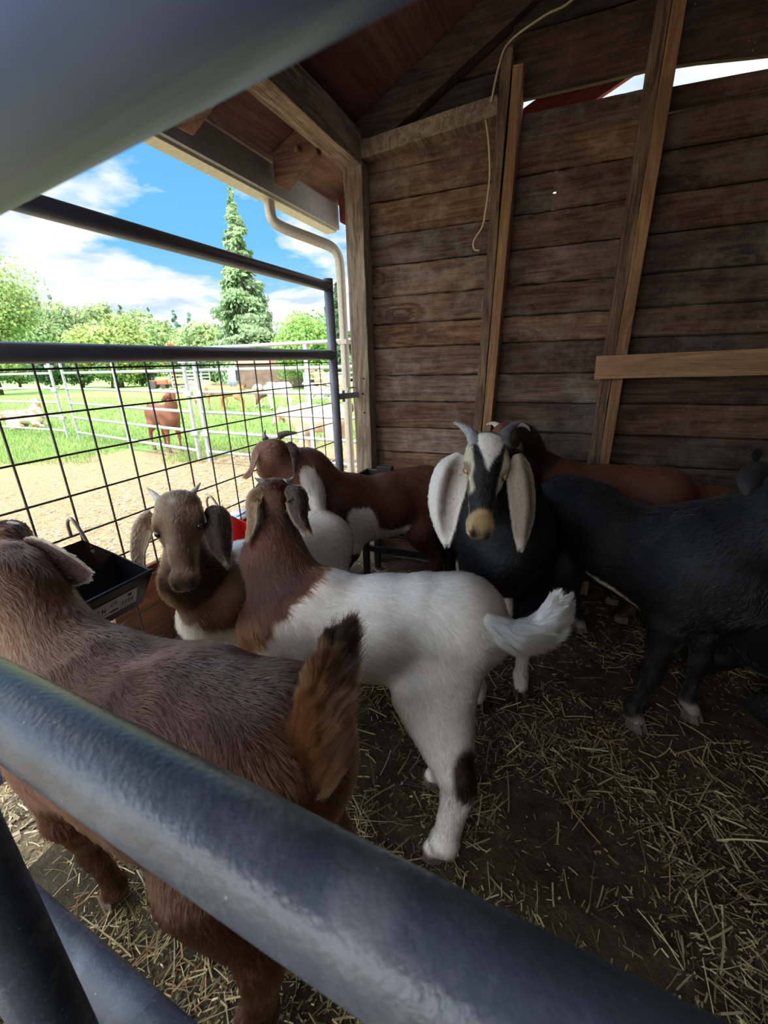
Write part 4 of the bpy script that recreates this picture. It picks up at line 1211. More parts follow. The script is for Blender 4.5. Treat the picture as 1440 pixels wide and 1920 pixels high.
M_EYE = simple('goat_eye', (1, 1, 1), 0.08, attr=True, coat=0.6)
FUR_SCALE = 1.0

def make_hair(name, parent, M, roots, nrm, flow, length, col, radius=0.0004, lift=0.22, messy=0.22, curl=0.0, pts=4, clump=0.0, clumpf=0.6):
    n = len(roots)
    if n == 0: return None
    fl = flow - nrm * np.sum(flow * nrm, 1, keepdims=True)
    fl /= np.linalg.norm(fl, axis=1, keepdims=True) + 1e-9
    rnd = RNG.normal(size=(n, 3)) * messy
    d0 = fl + nrm * lift * RNG.uniform(0.6, 1.5, n)[:, None] + rnd * 0.6
    d0 /= np.linalg.norm(d0, axis=1, keepdims=True)
    L_ = (length * RNG.uniform(0.6, 1.2, n))[:, None]
    t = np.linspace(0, 1, pts)
    Pt = np.zeros((n, pts, 3))
    c1 = RNG.normal(size=(n, 3)) * curl
    for k, tt in enumerate(t):
        Pt[:, k] = roots - nrm * 0.0008 + d0 * L_ * tt + (fl * 0.25 - nrm * lift * 0.5) * L_ * tt * tt + c1 * L_ * tt * tt
    if clump:
        cell = np.floor(roots / clump).astype(np.int64); key = (cell[:, 0] + 8192) * 16384 * 16384 + (cell[:, 1] + 8192) * 16384 + cell[:, 2] + 8192
        _, inv = np.unique(key, return_inverse=True); inv = inv.ravel(); cn = np.bincount(inv)
        tips = Pt[:, -1]; g = np.stack([np.bincount(inv, tips[:, q]) / cn for q in range(3)], 1)[inv]
        g = g + (RNG.normal(size=(len(cn), 3)) * clump * 0.6)[inv]
        for k, tt in enumerate(t): Pt[:, k] += (g - tips) * clumpf * tt ** 1.6
    m = np.array(M); Pt = Pt @ m[:3, :3].T + m[:3, 3]
    cu = bpy.data.hair_curves.new(name)
    cu.add_curves([pts] * n)
    cu.attributes['position'].data.foreach_set('vector', Pt.astype(np.float32).ravel())
    ra = cu.attributes.get('radius') or cu.attributes.new('radius', 'FLOAT', 'POINT')
    rad = radius * np.interp(t, [0, 0.5, 1], [1, 0.85, 0.15])
    ra.data.foreach_set('value', np.tile(rad, n).astype(np.float32))
    hc = cu.attributes.new('hcol', 'FLOAT_COLOR', 'CURVE')
    a = np.ones((n, 4), np.float32); a[:, :3] = np.clip(col * 0.72 * RNG.uniform(0.72, 1.25, n)[:, None], 0.002, 0.95)
    hc.data.foreach_set('color', a.ravel())
    cu.materials.append(M_FUR)
    o = bpy.data.objects.new(name, cu); link(o, parent)
    return o

def ear(parent, M, pts, widths, nrm, cup, cin, cout, edge=None, fold=0.0, streak=0.0, name='ear', th=0.0022, label=None, hair=0, hair_len=0.009):
    """hanging ear: centre line, half widths, a normal that the outer face looks along"""
    c = curve_pts(pts, 6); n = len(c); m = 13
    w = np.interp(np.linspace(0, 1, n), np.linspace(0, 1, len(widths)), widths)
    nr = np.array(nrm, float); V = []; C = []; Vi = []; Ci = []
    for i in range(n):
        a = c[max(i - 1, 0)]; b = c[min(i + 1, n - 1)]; t = b - a; t /= np.linalg.norm(t)
        s = np.cross(t, nr); s /= np.linalg.norm(s); nn = np.cross(s, t)
        for j in range(m):
            v = -1 + 2 * j / (m - 1)
            off = s * w[i] * v - nn * w[i] * cup * (v * v) + nn * w[i] * fold * sin(v * 4 + 1) * 0.25
            p = c[i] + off
            V.append(p + nn * th); Vi.append(p - nn * th)
            sv = 1.0
            if streak:
                q = v * 0.9 + 0.1 * sin(i * 0.35)
                sv = 1 - streak * np.exp(-((q - 0.0) / 0.30) ** 2) * (0.6 + 0.4 * vnoise(np.array([[v * 9, i * .25, 0]]), 8)[0])
            k = 0.85 + 0.3 * vnoise(np.array([[v * 14, i * .3, 3]]), 5)[0]
            cc = np.array(cout) * k
            if streak:
                nz = vnoise(np.array([[v * 13, i * .5, 7]]), 8)[0] + 0.5 * vnoise(np.array([[v * 30, i * .4, 2]]), 9)[0]
                ww = streak * np.exp(-((v + 0.12 * sin(i * .2)) / 0.30) ** 2) * np.clip(nz * 1.4 + .35, 0.5, 1) * min(1, i / 4) * np.clip((n - i) / 6, 0, 1)
                cc = cc * (1 - ww) + np.array((0.085, 0.040, 0.020)) * ww
            if edge is not None and (abs(v) > 0.9 or i > n - 3): cc = np.array(edge)
            C.append(cc); Ci.append(np.array(cin) * k if not (edge is not None and abs(v) > 0.93) else np.array(edge))
    V = V + Vi; C = C + Ci; o = n * m; F = []
    for i in range(n - 1):
        for j in range(m - 1):
            a = i * m + j; F.append((a, a + 1, a + m + 1, a + m)); F.append((o + a, o + a + m, o + a + m + 1, o + a + 1))
        for j in (0, m - 1):
            a = i * m + j; q = (a, a + m, o + a + m, o + a); F.append(q if j == 0 else q[::-1])
    for j in range(m - 1):
        for i in (0, n - 1):
            a = i * m + j; q = (a, o + a, o + a + 1, a + 1); F.append(q if i == 0 else q[::-1])
    mb = MB(); mb.add(V, F, C); e = mb.build(name, M_EARM, parent, M, smooth=True)
    if hair:
        Va = np.array(V); Ca = np.array(C); Fa = np.array([f for f in F[:2 * (n - 1) * (m - 1) + 2 * (n - 1)]])
        nn_ = np.cross(Va[Fa[:, 2]] - Va[Fa[:, 0]], Va[Fa[:, 3]] - Va[Fa[:, 1]]); ar = np.linalg.norm(nn_, axis=1); nn_ /= ar[:, None] + 1e-12
        fi = RNG.choice(len(Fa), hair, p=ar / ar.sum()); u_ = RNG.uniform(0, 1, (hair, 2))
        w4 = np.stack([(1 - u_[:, 0]) * (1 - u_[:, 1]), u_[:, 0] * (1 - u_[:, 1]), u_[:, 0] * u_[:, 1], (1 - u_[:, 0]) * u_[:, 1]], 1)
        Xr = np.einsum('ij,ijk->ik', w4, Va[Fa[fi]]); ci = np.einsum('ij,ijk->ik', w4, Ca[Fa[fi]])
        mid = Xr.mean(0); outw = nn_[fi]
        cl_ = np.array(c); ni = np.argmin(((Xr[:, None, :] - cl_[None]) ** 2).sum(2), 1)
        tg = cl_[np.minimum(ni + 1, n - 1)] - cl_[np.maximum(ni - 1, 0)]
        sg = np.sign(np.sum((Xr - cl_[ni]) * 0 + outw * outw, 1))
        make_hair('coat', e, M, Xr, outw * sg[:, None], tg, np.full(hair, hair_len), ci * 1.15, radius=0.00035, lift=0.20, clump=0.005, clumpf=0.4)
    s = e.modifiers.new('sub', 'SUBSURF'); s.levels = 1; s.render_levels = 1
    if label: e['label'] = label
    return e, np.array(V), F, np.array(C)

def horn(parent, M, pts, r0, col=(0.25, 0.25, 0.27), tip=(0.45, 0.45, 0.45)):
    c = curve_pts(pts, 8); n = len(c)
    r = [r0 * (1 - 0.86 * (i / (n - 1)) ** 1.2) * (1 + 0.05 * sin(i * 2.4)) for i in range(n)]
    mb = MB(); mb.tube(c, r, 14)
    C = []
    for i in range(n):
        t = (i / (n - 1)) ** 2; C += [tuple(np.array(col) * (1 - t) + np.array(tip) * t)] * 14
    mb.c = C
    return mb.build('horn', M_HORN, parent, M, smooth=True)

def goat(name, label, pos, yaw, s, coat, poll, muz, head_up=(0, 0, 1), neck=None, feet=None, group=None, res=0.0075, fur=0, fur_len=0.018,
         ears=(), horns=(), tail=None, belly=1.0, width=1.0, hl=None, eyes=True, lying=False, eye_col=(0.35, 0.22, 0.06), neck_r=(0.115, 0.075), bodylen=1.0,
         knee_out=0.0, white_hoof=False, fur_col=None, fur_r=0.0004, head_w=1.0, legs=True, dip=0.0, sway=0.0, fur_mask=None, legr=1.0, hockz=.235, ear_hair=0, haunch=1.0):
    pos = np.array([pos[0], pos[1], 0.0]); cy, sy = cos(yaw), sin(yaw)
    FW = np.array([cy, sy, 0]); LT = np.array([-sy, cy, 0]); UP = np.array([0, 0, 1.0])
    drop = 0.30 * s if lying else 0.0
    def W(x, y, z): return pos + s * (x * bodylen * FW + y * width * LT + z * UP) - UP * drop
    root = empty(name, pos, yaw); M = local_of(root)
    tag(root, label, 'goat', group)
    PR = []
    def add(a, b, ra, rb, lat=None, ls=1.0, k=0.03, flow=(0, 0, -1), reg=0):
        PR.append(dict(a=np.array(a, float), b=np.array(b, float), ra=ra, rb=rb, lat=LT if lat is None else lat, ls=ls, k=k, flow=np.array(flow, float), reg=reg))
    fl_t = -FW * 1.0 - UP * 0.30; fl_r = -FW * 0.7 - UP * 0.7
    # torso
    add(W(-.24, 0, .58), W(-.05, 0, .555 - sway), .118 * s, .130 * s, ls=0.92 * width, k=.03 * s, flow=fl_t)
    add(W(-.05, 0, .545 - sway - .02 * (belly - 1)), W(.16, 0, .535 - sway), .150 * s * belly, .155 * s, ls=0.90 * width, k=.05 * s, flow=fl_t)
    add(W(.16, 0, .55), W(.25, 0, .54), .150 * s, .125 * s, ls=0.80 * width, k=.05 * s, flow=fl_t)
    add(W(.14, 0, .645 - dip), W(.24, 0, .64), .055 * s, .055 * s, ls=0.8, k=.06 * s, flow=fl_t)
    add(W(-.26, 0, .635), W(-.16, 0, .645), .065 * s, .055 * s, ls=1.5, k=.05 * s, flow=fl_t)
    add(W(-.30, 0, .58), W(-.34, 0, .55), .085 * s, .060 * s, ls=1.2, k=.05 * s, flow=fl_r)
    add(W(.28, 0, .47), W(.31, 0, .52), .075 * s, .08 * s, ls=1.0, k=.05 * s, flow=(0, 0, -1))
    for q in (-1, 1):
        add(W(-.24, q * .065, .56), W(-.19, q * .095, .40), .105 * s * haunch, .070 * s * haunch, ls=0.75, k=.04 * s, flow=-UP - FW * .3)
        add(W(.23, q * .075, .57), W(.20, q * .09, .40), .075 * s, .055 * s, ls=0.8, k=.05 * s, flow=-UP - FW * .2)
    # head frame
    poll = np.array(poll, float); muz = np.array(muz, float)
    hx = muz - poll; HL = hl or np.linalg.norm(hx); hx = hx / np.linalg.norm(hx)
    hy = np.cross(np.array(head_up, float), hx); hy /= np.linalg.norm(hy); hz = np.cross(hx, hy)
    def H(u, v, w): return poll + HL * (u * hx + v * head_w * hy + w * hz)
    # neck
    nb = W(.24, 0, .57) if neck is None else np.array(neck[0]); nt_ = H(.10, 0, -.22)
    mids = [] if neck is None else [np.array(p) for p in neck[1:]]
    ch = [nb] + mids + [nt_]
    rr = np.linspace(neck_r[0] * s, neck_r[1] * s, len(ch))
    if not mids:
        md = (nb + nt_) / 2 - UP * .01 * s
        ch = [nb, md, nt_]; rr = np.array([neck_r[0], (neck_r[0] + neck_r[1]) / 2 - .008, neck_r[1]]) * s
    rr[-1] = min(rr[-1], .185 * HL)
    for i in range(len(ch) - 1):
        dirn = ch[i] - ch[i + 1]; dirn = dirn / np.linalg.norm(dirn)
        add(ch[i], ch[i + 1], rr[i], rr[i + 1], ls=0.78, k=.05 * s, flow=dirn - UP * .3, reg=1)
    # head: broad frontal bone, orbits, cheeks, tapering nose, lips
    fh = -hx
    add(H(.08, 0, -.15), H(.26, 0, -.15), .195 * HL, .190 * HL, hy, .92 * head_w, .02, fh, 2)
    add(H(.03, 0, -.04), H(.12, 0, -.03), .10 * HL, .10 * HL, hy, 1.2, .03, fh, 2)
    for q in (-1, 1):
        add(H(.05, q * .085, -.07), H(.24, q * .115, -.065), .085 * HL, .085 * HL, hy, 1.0, .025, fh, 2)
        add(H(.22, q * .145, -.050), H(.32, q * .165, -.058), .060 * HL, .046 * HL, hy, 1.0, .012, fh, 2)
        add(H(.30, q * .145, -.17), H(.42, q * .120, -.17), .055 * HL, .050 * HL, hy, 1.0, .015, fh, 2)
        add(H(.20, q * .09, -.33), H(.40, q * .065, -.30), .120 * HL, .095 * HL, hy, .8, .03, fh, 2)
        add(H(.90, q * .055, -.165), H(.95, q * .050, -.185), .068 * HL, .058 * HL, hy, 1.0, .012, fh, 2)
        add(H(.86, q * .055, -.225), H(.93, q * .045, -.235), .062 * HL, .055 * HL, hy, 1.0, .012, fh, 2)
    add(H(.34, 0, -.17), H(.62, 0, -.18), .165 * HL, .118 * HL, hy, .88, .03, fh, 2)
    add(H(.62, 0, -.18), H(.90, 0, -.19), .118 * HL, .108 * HL, hy, .90, .02, fh, 2)
    add(H(.28, 0, -.05), H(.68, 0, -.095), .085 * HL, .070 * HL, hy, 1.0, .03, fh, 2)
    add(H(.48, 0, -.31), H(.87, 0, -.285), .085 * HL, .062 * HL, hy, .95, .02, fh, 2)
    # legs
    F0 = dict(fl=W(.205, .09, 0), fr=W(.205, -.09, 0), hl=W(-.27, .10, 0), hr=W(-.27, -.10, 0))
    for k in F0: F0[k] = np.array([F0[k][0], F0[k][1], 0.0])
    for k, v in (feet or {}).items(): F0[k] = np.array([v[0], v[1], 0.0])
    hoofs = []
    if legs and not lying:
        for k, q in (('fl', 1), ('fr', -1)):
            f = F0[k]; e = W(.20, q * .085, .38)
            kn = e * .42 + (f + UP * .0) * .58 + FW * .012 * s + LT * q * knee_out; kn[2] = .205 * s
            ft = f + UP * .062 * s - FW * .004
            add(e, kn + UP * .03 * s, .050 * s, .029 * s, k=.03 * s, reg=3); add(kn + UP * .012 * s, kn - UP * .015 * s, .030 * s, .027 * s, k=.012 * s, reg=3)
            add(kn - UP * .02 * s, ft, .0215 * s, .0205 * s, k=.012 * s, reg=3); add(ft, ft - UP * .005, .0245 * s, .024 * s, k=.01 * s, reg=3)
            add(ft, f + FW * .016 * s + UP * .032 * s, .021 * s, .023 * s, k=.01 * s, reg=3)
            hoofs.append(f + FW * .018 * s)
        for k, q in (('hl', 1), ('hr', -1)):
            f = F0[k]; st = W(-.185, q * .10, .41); hk = f * .85 + np.array([st[0], st[1], 0]) * .15 - FW * .045 * s; hk[2] = hockz * s
            ft = f + UP * .062 * s - FW * .012 * s
            add(st, hk + UP * .05 * s + FW * .012 * s, .078 * s * legr, .034 * s * legr, ls=.85, k=.04 * s, flow=-UP - FW * .2, reg=4)
            add(hk + UP * .055 * s - FW * .012 * s, hk - FW * .004 * s, .016 * s * legr, .028 * s * legr, k=.012 * s, reg=4)
            add(hk + UP * .02 * s, hk - UP * .03 * s + FW * .004, .031 * s * legr, .027 * s * legr, k=.012 * s, reg=4)
            add(hk - UP * .02 * s, ft, .0255 * s * legr, .022 * s * legr, k=.012 * s, reg=4); add(ft, ft - UP * .005, .0275 * s * legr, .026 * s * legr, k=.01 * s, reg=4)
            add(ft, f + FW * .018 * s + UP * .032 * s, .022 * s, .024 * s, k=.01 * s, reg=4)
            hoofs.append(f + FW * .020 * s)
    elif lying:
        for q in (-1, 1):
            add(W(.20, q * .10, .38), W(.34, q * .11, .335), .05 * s, .03 * s, k=.03 * s, reg=3); add(W(.34, q * .11, .335), W(.20, q * .12, .325), .026 * s, .022 * s, k=.015 * s, reg=3)
            add(W(-.20, q * .13, .42), W(-.02, q * .16, .36), .09 * s, .045 * s, ls=.7, k=.04 * s, reg=4); add(W(-.02, q * .16, .35), W(-.22, q * .17, .33), .03 * s, .024 * s, k=.015 * s, reg=4)
    # field
    lo = np.min([np.minimum(p['a'], p['b']) - max(p['ra'], p['rb']) * max(1, p['ls']) for p in PR], 0) - 2.5 * res
    hi = np.max([np.maximum(p['a'], p['b']) + max(p['ra'], p['rb']) * max(1, p['ls']) for p in PR], 0) + 2.5 * res
    lo[2] = min(lo[2], -res); 
    nn = np.ceil((hi - lo) / res).astype(int) + 1
    Fd = np.full(nn, 1.0, np.float64)
    ax = [lo[i] + res * np.arange(nn[i]) for i in range(3)]
    for p in PR:
        R = max(p['ra'], p['rb']) * max(1, p['ls']) + 2.5 * p['k'] + 2 * res
        a0 = np.maximum(((np.minimum(p['a'], p['b']) - R - lo) / res).astype(int), 0); a1 = np.minimum(((np.maximum(p['a'], p['b']) + R - lo) / res).astype(int) + 2, nn)
        X = np.stack(np.meshgrid(ax[0][a0[0]:a1[0]], ax[1][a0[1]:a1[1]], ax[2][a0[2]:a1[2]], indexing='ij'), -1)
        d, _ = prim_d(p, X)
        sub = Fd[a0[0]:a1[0], a0[1]:a1[1], a0[2]:a1[2]]
        k = p['k']; hh = np.maximum(k - np.abs(sub - d), 0) / k
        sub[...] = np.minimum(sub, d) - hh * hh * k * 0.25
    V, Q = surface_nets(Fd, lo, res)
    V = smooth_mesh(V, Q, 3, 0.5)
    N_, fa = vert_normals(V, Q)
    D = np.stack([prim_d(p, V)[0] for p in PR], 1)
    near = D.argmin(1)
    reg = np.array([p['reg'] for p in PR])[near]
    Wt = np.exp(-(D - D.min(1, keepdims=True)) / 0.025)
    flow = Wt @ np.stack([p['flow'] / np.linalg.norm(p['flow']) for p in PR])
    def ctx_of(X, rg):
        r = X - pos; L_ = np.stack([r @ FW / (s * bodylen), r @ LT / s, (r[:, 2] + drop) / s], 1)
        hr = X - poll; Hc = np.stack([hr @ hx, hr @ hy, hr @ hz], 1) / HL
        return dict(L=L_, H=Hc, reg=rg, X=X, n=fbm(L_ * 9, 2, 3), n2=fbm(L_ * 30, 6, 3))
    def face_marks(c, col):
        hd = (c['reg'] == 2); u, v, w = c['H'][:, 0], np.abs(c['H'][:, 1]) / head_w, c['H'][:, 2]
        def cl(x, wd): return np.clip(x / wd + .5, 0, 1)
        nost = cl(.026 - np.hypot((v - .060) * 1.0, (w + .165) * .55), .014) * cl(u - .93, .03)
        mouth = cl(.009 - np.abs(w + .262 + .03 * (1 - u)), .01) * cl(u - .72, .05)
        rim = cl(.080 - np.sqrt((u - .355) ** 2 + (v - .19) ** 2 + (w + .085) ** 2), .02)
        k = np.clip(nost + mouth * .7 + rim * .6, 0, 1) * hd
        return col * (1 - k[:, None]) + np.array((.012, .010, .010)) * k[:, None]
    _coat = coat
    coat = lambda c: face_marks(c, _coat(c))
    col = coat(ctx_of(V, reg))
    body = fast_mesh('body', V, Q, col, M_HIDE, root, M)
    body.data.polygons.foreach_set('use_smooth', [True] * len(body.data.polygons))
    # hooves
    for f in hoofs:
        mb = MB()
        for q in (-1, 1):
            c = f + LT * q * .0125 * s
            mb2 = [c - FW * .022 * s, c + FW * .028 * s]
            v = []
            for z_, g in ((0.002, 1.0), (0.016 * s, .92), (0.036 * s, .74)):
                for a, b in ((-.020, -.011), (.010, -.012), (.033, 0), (.010, .012), (-.020, .011)):
                    v.append(c + FW * (a * g - (z_ * .22)) * s + LT * b * g * s + UP * z_)
            fcs = [(4, 3, 2, 1, 0), (10, 11, 12, 13, 14)] + [(i * 5 + j, i * 5 + (j + 1) % 5, i * 5 + 5 + (j + 1) % 5, i * 5 + 5 + j) for i in range(2) for j in range(5)]
            mb.add(v, fcs)
        mb.build('hoof', M_HOOF, root, M, bevel=0.0015)
    # eyes
    if eyes:
        for q in (-1, 1):
            c = H(.355, q * .166, -.108)
            mb = MB(); vs = []; cs = []
            ed = hy * q * .80 + hx * .15 + hz * .55; ed /= np.linalg.norm(ed)
            r = .047 * HL; nu, nv = 16, 10
            for i in range(nv + 1):
                for j in range(nu):
                    th = pi * i / nv; ph = 2 * pi * j / nu
                    e1 = np.cross(ed, hz); e1 /= np.linalg.norm(e1); e2 = np.cross(ed, e1)
                    d = ed * cos(th) + (e1 * cos(ph) + e2 * sin(ph)) * sin(th)
                    vs.append(c + d * r)
                    slot = th < 0.75 and abs(sin(ph) * sin(th)) < 0.16
                    cs.append((0.005, 0.005, 0.005) if (slot or th > .95) else eye_col)
            fs = [(i * nu + j, i * nu + (j + 1) % nu, (i + 1) * nu + (j + 1) % nu, (i + 1) * nu + j) for i in range(nv) for j in range(nu)]
            mb.add(vs, fs, cs); mb.build('eye', M_EYE, root, M, smooth=True)
    for e in ears:
        ear(root, M, **{**dict(hair=int(ear_hair * FUR_SCALE)), **e})
    for h_ in horns:
        horn(root, M, **h_)
    if tail:
        tp = curve_pts(tail['pts'], 6); tr = np.interp(np.linspace(0, 1, len(tp)), np.linspace(0, 1, len(tail['r'])), tail['r'])
        tc = np.array(tail['cols']); cc = np.stack([np.interp(np.linspace(0, 1, len(tp)), np.linspace(0, 1, len(tc)), tc[:, k]) for k in range(3)], 1)
        mb = MB(); mb.tube(tp, list(tr), 14); mb.c = [tuple(c) for c in np.repeat(cc, 14, 0)]
        to = mb.build('tail', M_HIDE, root, M, smooth=True)
        nh = int(tail.get('n', 6000) * FUR_SCALE)
        if nh:
            ii = RNG.uniform(0, len(tp) - 1.001, nh); i0 = ii.astype(int); fr = ii - i0
            tpa = np.array(tp); base = tpa[i0] * (1 - fr[:, None]) + tpa[i0 + 1] * fr[:, None]
            tan = tpa[i0 + 1] - tpa[i0]; tan /= np.linalg.norm(tan, axis=1, keepdims=True)
            rd = RNG.normal(size=(nh, 3)); rd -= tan * np.sum(rd * tan, 1, keepdims=True); rd /= np.linalg.norm(rd, axis=1, keepdims=True)
            rad = np.interp(ii, np.arange(len(tp)), tr); rb = base + rd * rad[:, None] * 0.98
            bias = np.array(tail.get('bias', (0, 0, 0)), float)[None]
            wb = np.clip(rd @ (bias[0] / (np.linalg.norm(bias) + 1e-9)), -0.4, 1)[:, None] if np.linalg.norm(bias) > 0 else 0
            fl2 = tan * tail.get('along', 1.0) + bias * (0.5 + 0.5 * wb)
            hc = np.stack([np.interp(ii, np.linspace(0, len(tp) - 1, len(tc)), tc[:, k]) for k in range(3)], 1)
            if 'col2' in tail:      # darker hair on the biased side
                m2 = (np.clip(wb, 0, 1) * (0.3 + 0.7 * (ii / len(tp))[:, None])) ** 0.8; hc = hc * (1 - m2) + np.array(tail['col2']) * m2
            ln = np.interp(ii / (len(tp) - 1), np.linspace(0, 1, len(tail['len'])), tail['len'])
            ln = ln * (1 + 0.8 * np.clip(wb[:, 0] if np.ndim(wb) else 0, 0, 1) * tail.get('long', 0.5))
            make_hair('tail_hair', to, M, rb, rd, fl2, ln, hc, radius=tail.get('rad', 0.0004), lift=tail.get('lift', 0.35), messy=tail.get('messy', 0.25), curl=tail.get('curl', 0.1), pts=5, clump=tail.get('clump', 0.008), clumpf=0.7)
    fur = int(fur * FUR_SCALE)
    if fur:
        rq = reg[Q[:, 0]]; pr_ = fa * np.where(rq == 2, 3.5, np.where(rq >= 3, 2.2, 1.0)); fc = V[Q].mean(1)
        if fur_mask is not None: pr_ = pr_ * fur_mask(fc)
        # hide only grows where it can be seen from this side of the pen or a step away
        fi = RNG.choice(len(Q), fur, p=pr_ / pr_.sum())
        u = RNG.uniform(0, 1, (fur, 2)); w4 = np.stack([(1 - u[:, 0]) * (1 - u[:, 1]), u[:, 0] * (1 - u[:, 1]), u[:, 0] * u[:, 1], (1 - u[:, 0]) * u[:, 1]], 1)
        Xr = np.einsum('ij,ijk->ik', w4, V[Q[fi]]); Nr = np.einsum('ij,ijk->ik', w4, N_[Q[fi]]); Nr /= np.linalg.norm(Nr, axis=1, keepdims=True)
        Fr = np.einsum('ij,ijk->ik', w4, flow[Q[fi]])
        sw = fbm(Xr * 22, 12, 2)[:, None] - 0.5; sw2 = fbm(Xr * 22 + 9, 13, 2)[:, None] - 0.5
        Fr = Fr + np.cross(Nr, Fr) * sw * 1.5
        rg = reg[Q[fi, 0]]
        cx = ctx_of(Xr, rg); hcol = (fur_col or coat)(cx)
        ln = np.full(fur, fur_len); ln[rg == 2] *= 0.55; ln[rg >= 3] *= 0.65
        ln = ln * (0.8 + 0.4 * fbm(Xr * 40, 3, 2))
        make_hair('coat', body, M, Xr, Nr, Fr, ln, hcol, radius=fur_r, lift=0.20, clump=0.006, clumpf=0.32)
    return root, H, W
# ------------------------------------------------------------------ the herd
WHT = np.array((0.78, 0.74, 0.68)); RB = np.array((0.100, 0.034, 0.017)); DB = np.array((0.062, 0.028, 0.018)); TAN = np.array((0.36, 0.22, 0.11)); BLK = np.array((0.0045, 0.0045, 0.0055))
def mixc(a, b, t):
    t = np.clip(t, 0, 1)[:, None]; return np.asarray(a) * (1 - t) + np.asarray(b) * t
def sat(x, w=0.02): return np.clip(x / w + 0.5, 0, 1)

# --- black-faced Nubian-type doe looking at the viewer
def coat_e(c):
    H, L, n = c['H'], c['L'], c['n']
    col = np.tile(BLK, (len(H), 1)) * (0.8 + 0.5 * n)[:, None]
    legs = sat(0.26 - L[:, 2] + (n - .5) * .1, .03) * (c['reg'] >= 3)
    col = mixc(col, np.array((0.60, 0.55, 0.47)), legs)
    hd = (c['reg'] == 2)
    u, v, w = H[:, 0], np.abs(H[:, 1]), H[:, 2]
    jit = (c['n2'] - .5) * 0.06
    fore = sat(0.135 - 0.36 * np.clip(u - .08, 0, 1) - v + jit, .02) * sat(0.42 - u + jit, .04) * sat(u + .02, .04) * sat(w + .18, .04)
    stripe = sat(0.040 - np.abs(v - (0.222 - 0.14 * np.clip(u, 0, .6))) + jit * .7, .02) * sat(u - .08, .04) * sat(.60 - u, .05) * sat(w + .30, .05)
    muzz = sat(u - 0.80 + jit, .04)
    rim = sat(v - 0.085 + jit, .02) * sat(u - .55, .1)
    nose = sat(0.04 - np.abs(v - .045), .02) * sat(u - .90, .03) * sat(-w - .10, .05)
    col = np.where(hd[:, None], mixc(col, (0.80, 0.78, 0.72), fore), col)
    col = np.where(hd[:, None], mixc(col, (0.55, 0.48, 0.36), stripe), col)
    col = np.where(hd[:, None], mixc(col, (0.40, 0.27, 0.13), muzz), col)
    col = np.where(hd[:, None], mixc(col, (0.62, 0.58, 0.50), rim * .8 * sat(-w - .20, .05)), col)
    col = np.where(hd[:, None], mixc(col, (0.06, 0.045, 0.04), nose * .8), col)
    return col
goat('goat', 'black goat with white forehead, tan muzzle and long pale drooping ears, facing the viewer', (0.447, 1.548), radians(262), 1.12, coat_e, bodylen=.86,
     poll=P(917, 822, 1.20), muz=P(907, 992, 1.06), neck=[(0.425, 1.40, 0.66), (0.40, 1.33, 0.80)], feet=dict(fr=(0.33, 1.25), fl=(0.50, 1.30)),
     head_up=(0, -0.75, 0.66), hl=0.285, res=0.0065, fur=130000, ear_hair=16000, fur_len=0.016, neck_r=(0.125, 0.085), eye_col=(0.45, 0.26, 0.07), head_w=1.05, fur_r=0.00035,
     ears=[dict(pts=[P(864, 850, 1.19), P(840, 890, 1.18), P(829, 950, 1.17), P(836, 1022, 1.16)], widths=[.016, .042, .054, .058, .056, .048, .034, .010], nrm=(-.55, -.8, .1), cup=.25, cin=(.35, .28, .24), cout=(.66, .61, .55), edge=(.72, .68, .60), fold=.5, streak=1.0),
           dict(pts=[P(972, 850, 1.19), P(985, 895, 1.19), P(990, 960, 1.18), P(978, 1030, 1.17)], widths=[.014, .036, .047, .051, .050, .044, .032, .010], nrm=(.45, -.85, .1), cup=.35, cin=(.35, .28, .24), cout=(.46, .38, .31), edge=(.58, .50, .42), fold=.5, streak=1.0)],  # right ear coloured darker to paint in the shade on its side
     horns=[dict(pts=[P(893, 838, 1.19), P(884, 815, 1.21), P(868, 800, 1.22), P(851, 792, 1.22)], r0=.021), dict(pts=[P(944, 838, 1.19), P(950, 812, 1.21), P(962, 798, 1.22), P(978, 790, 1.22)], r0=.021, col=(.10, .10, .11), tip=(.16, .16, .16))])

# --- white goat with a brown cape, seen from behind
HOCK = P(870, 1455, 1.01)      # dark patch on the back of the near hock
def coat_a(c):
    L, n = c['L'], c['n']; j = (c['n2'] - .5) * .05 + (n - .5) * .04
    br = sat(L[:, 0] + 0.95 * (L[:, 2] - .5) - .335 + j, .012) * sat(L[:, 2] - np.interp(L[:, 0], [.25, .33], [.54, .42]) + j, .012)
    br = np.maximum(br, (c['reg'] == 2) * 1.0)
    br = np.where(c['reg'] >= 3, 0, br)
    col = mixc(np.tile(WHT, (len(L), 1)), RB * (0.75 + 0.5 * n)[:, None], br)
    dark = sat(.045 - np.abs(np.abs(L[:, 1]) - .075) + j, .03) * (c['reg'] == 1)
    col = mixc(col, DB * .6, dark * .7 * br)
    dx = c['X'] - HOCK; spot = (c['reg'] == 4) * sat(.046 - np.sqrt(dx[:, 0] ** 2 + dx[:, 1] ** 2 + (dx[:, 2] * .62) ** 2), .008)
    return mixc(col, DB * .5, spot)
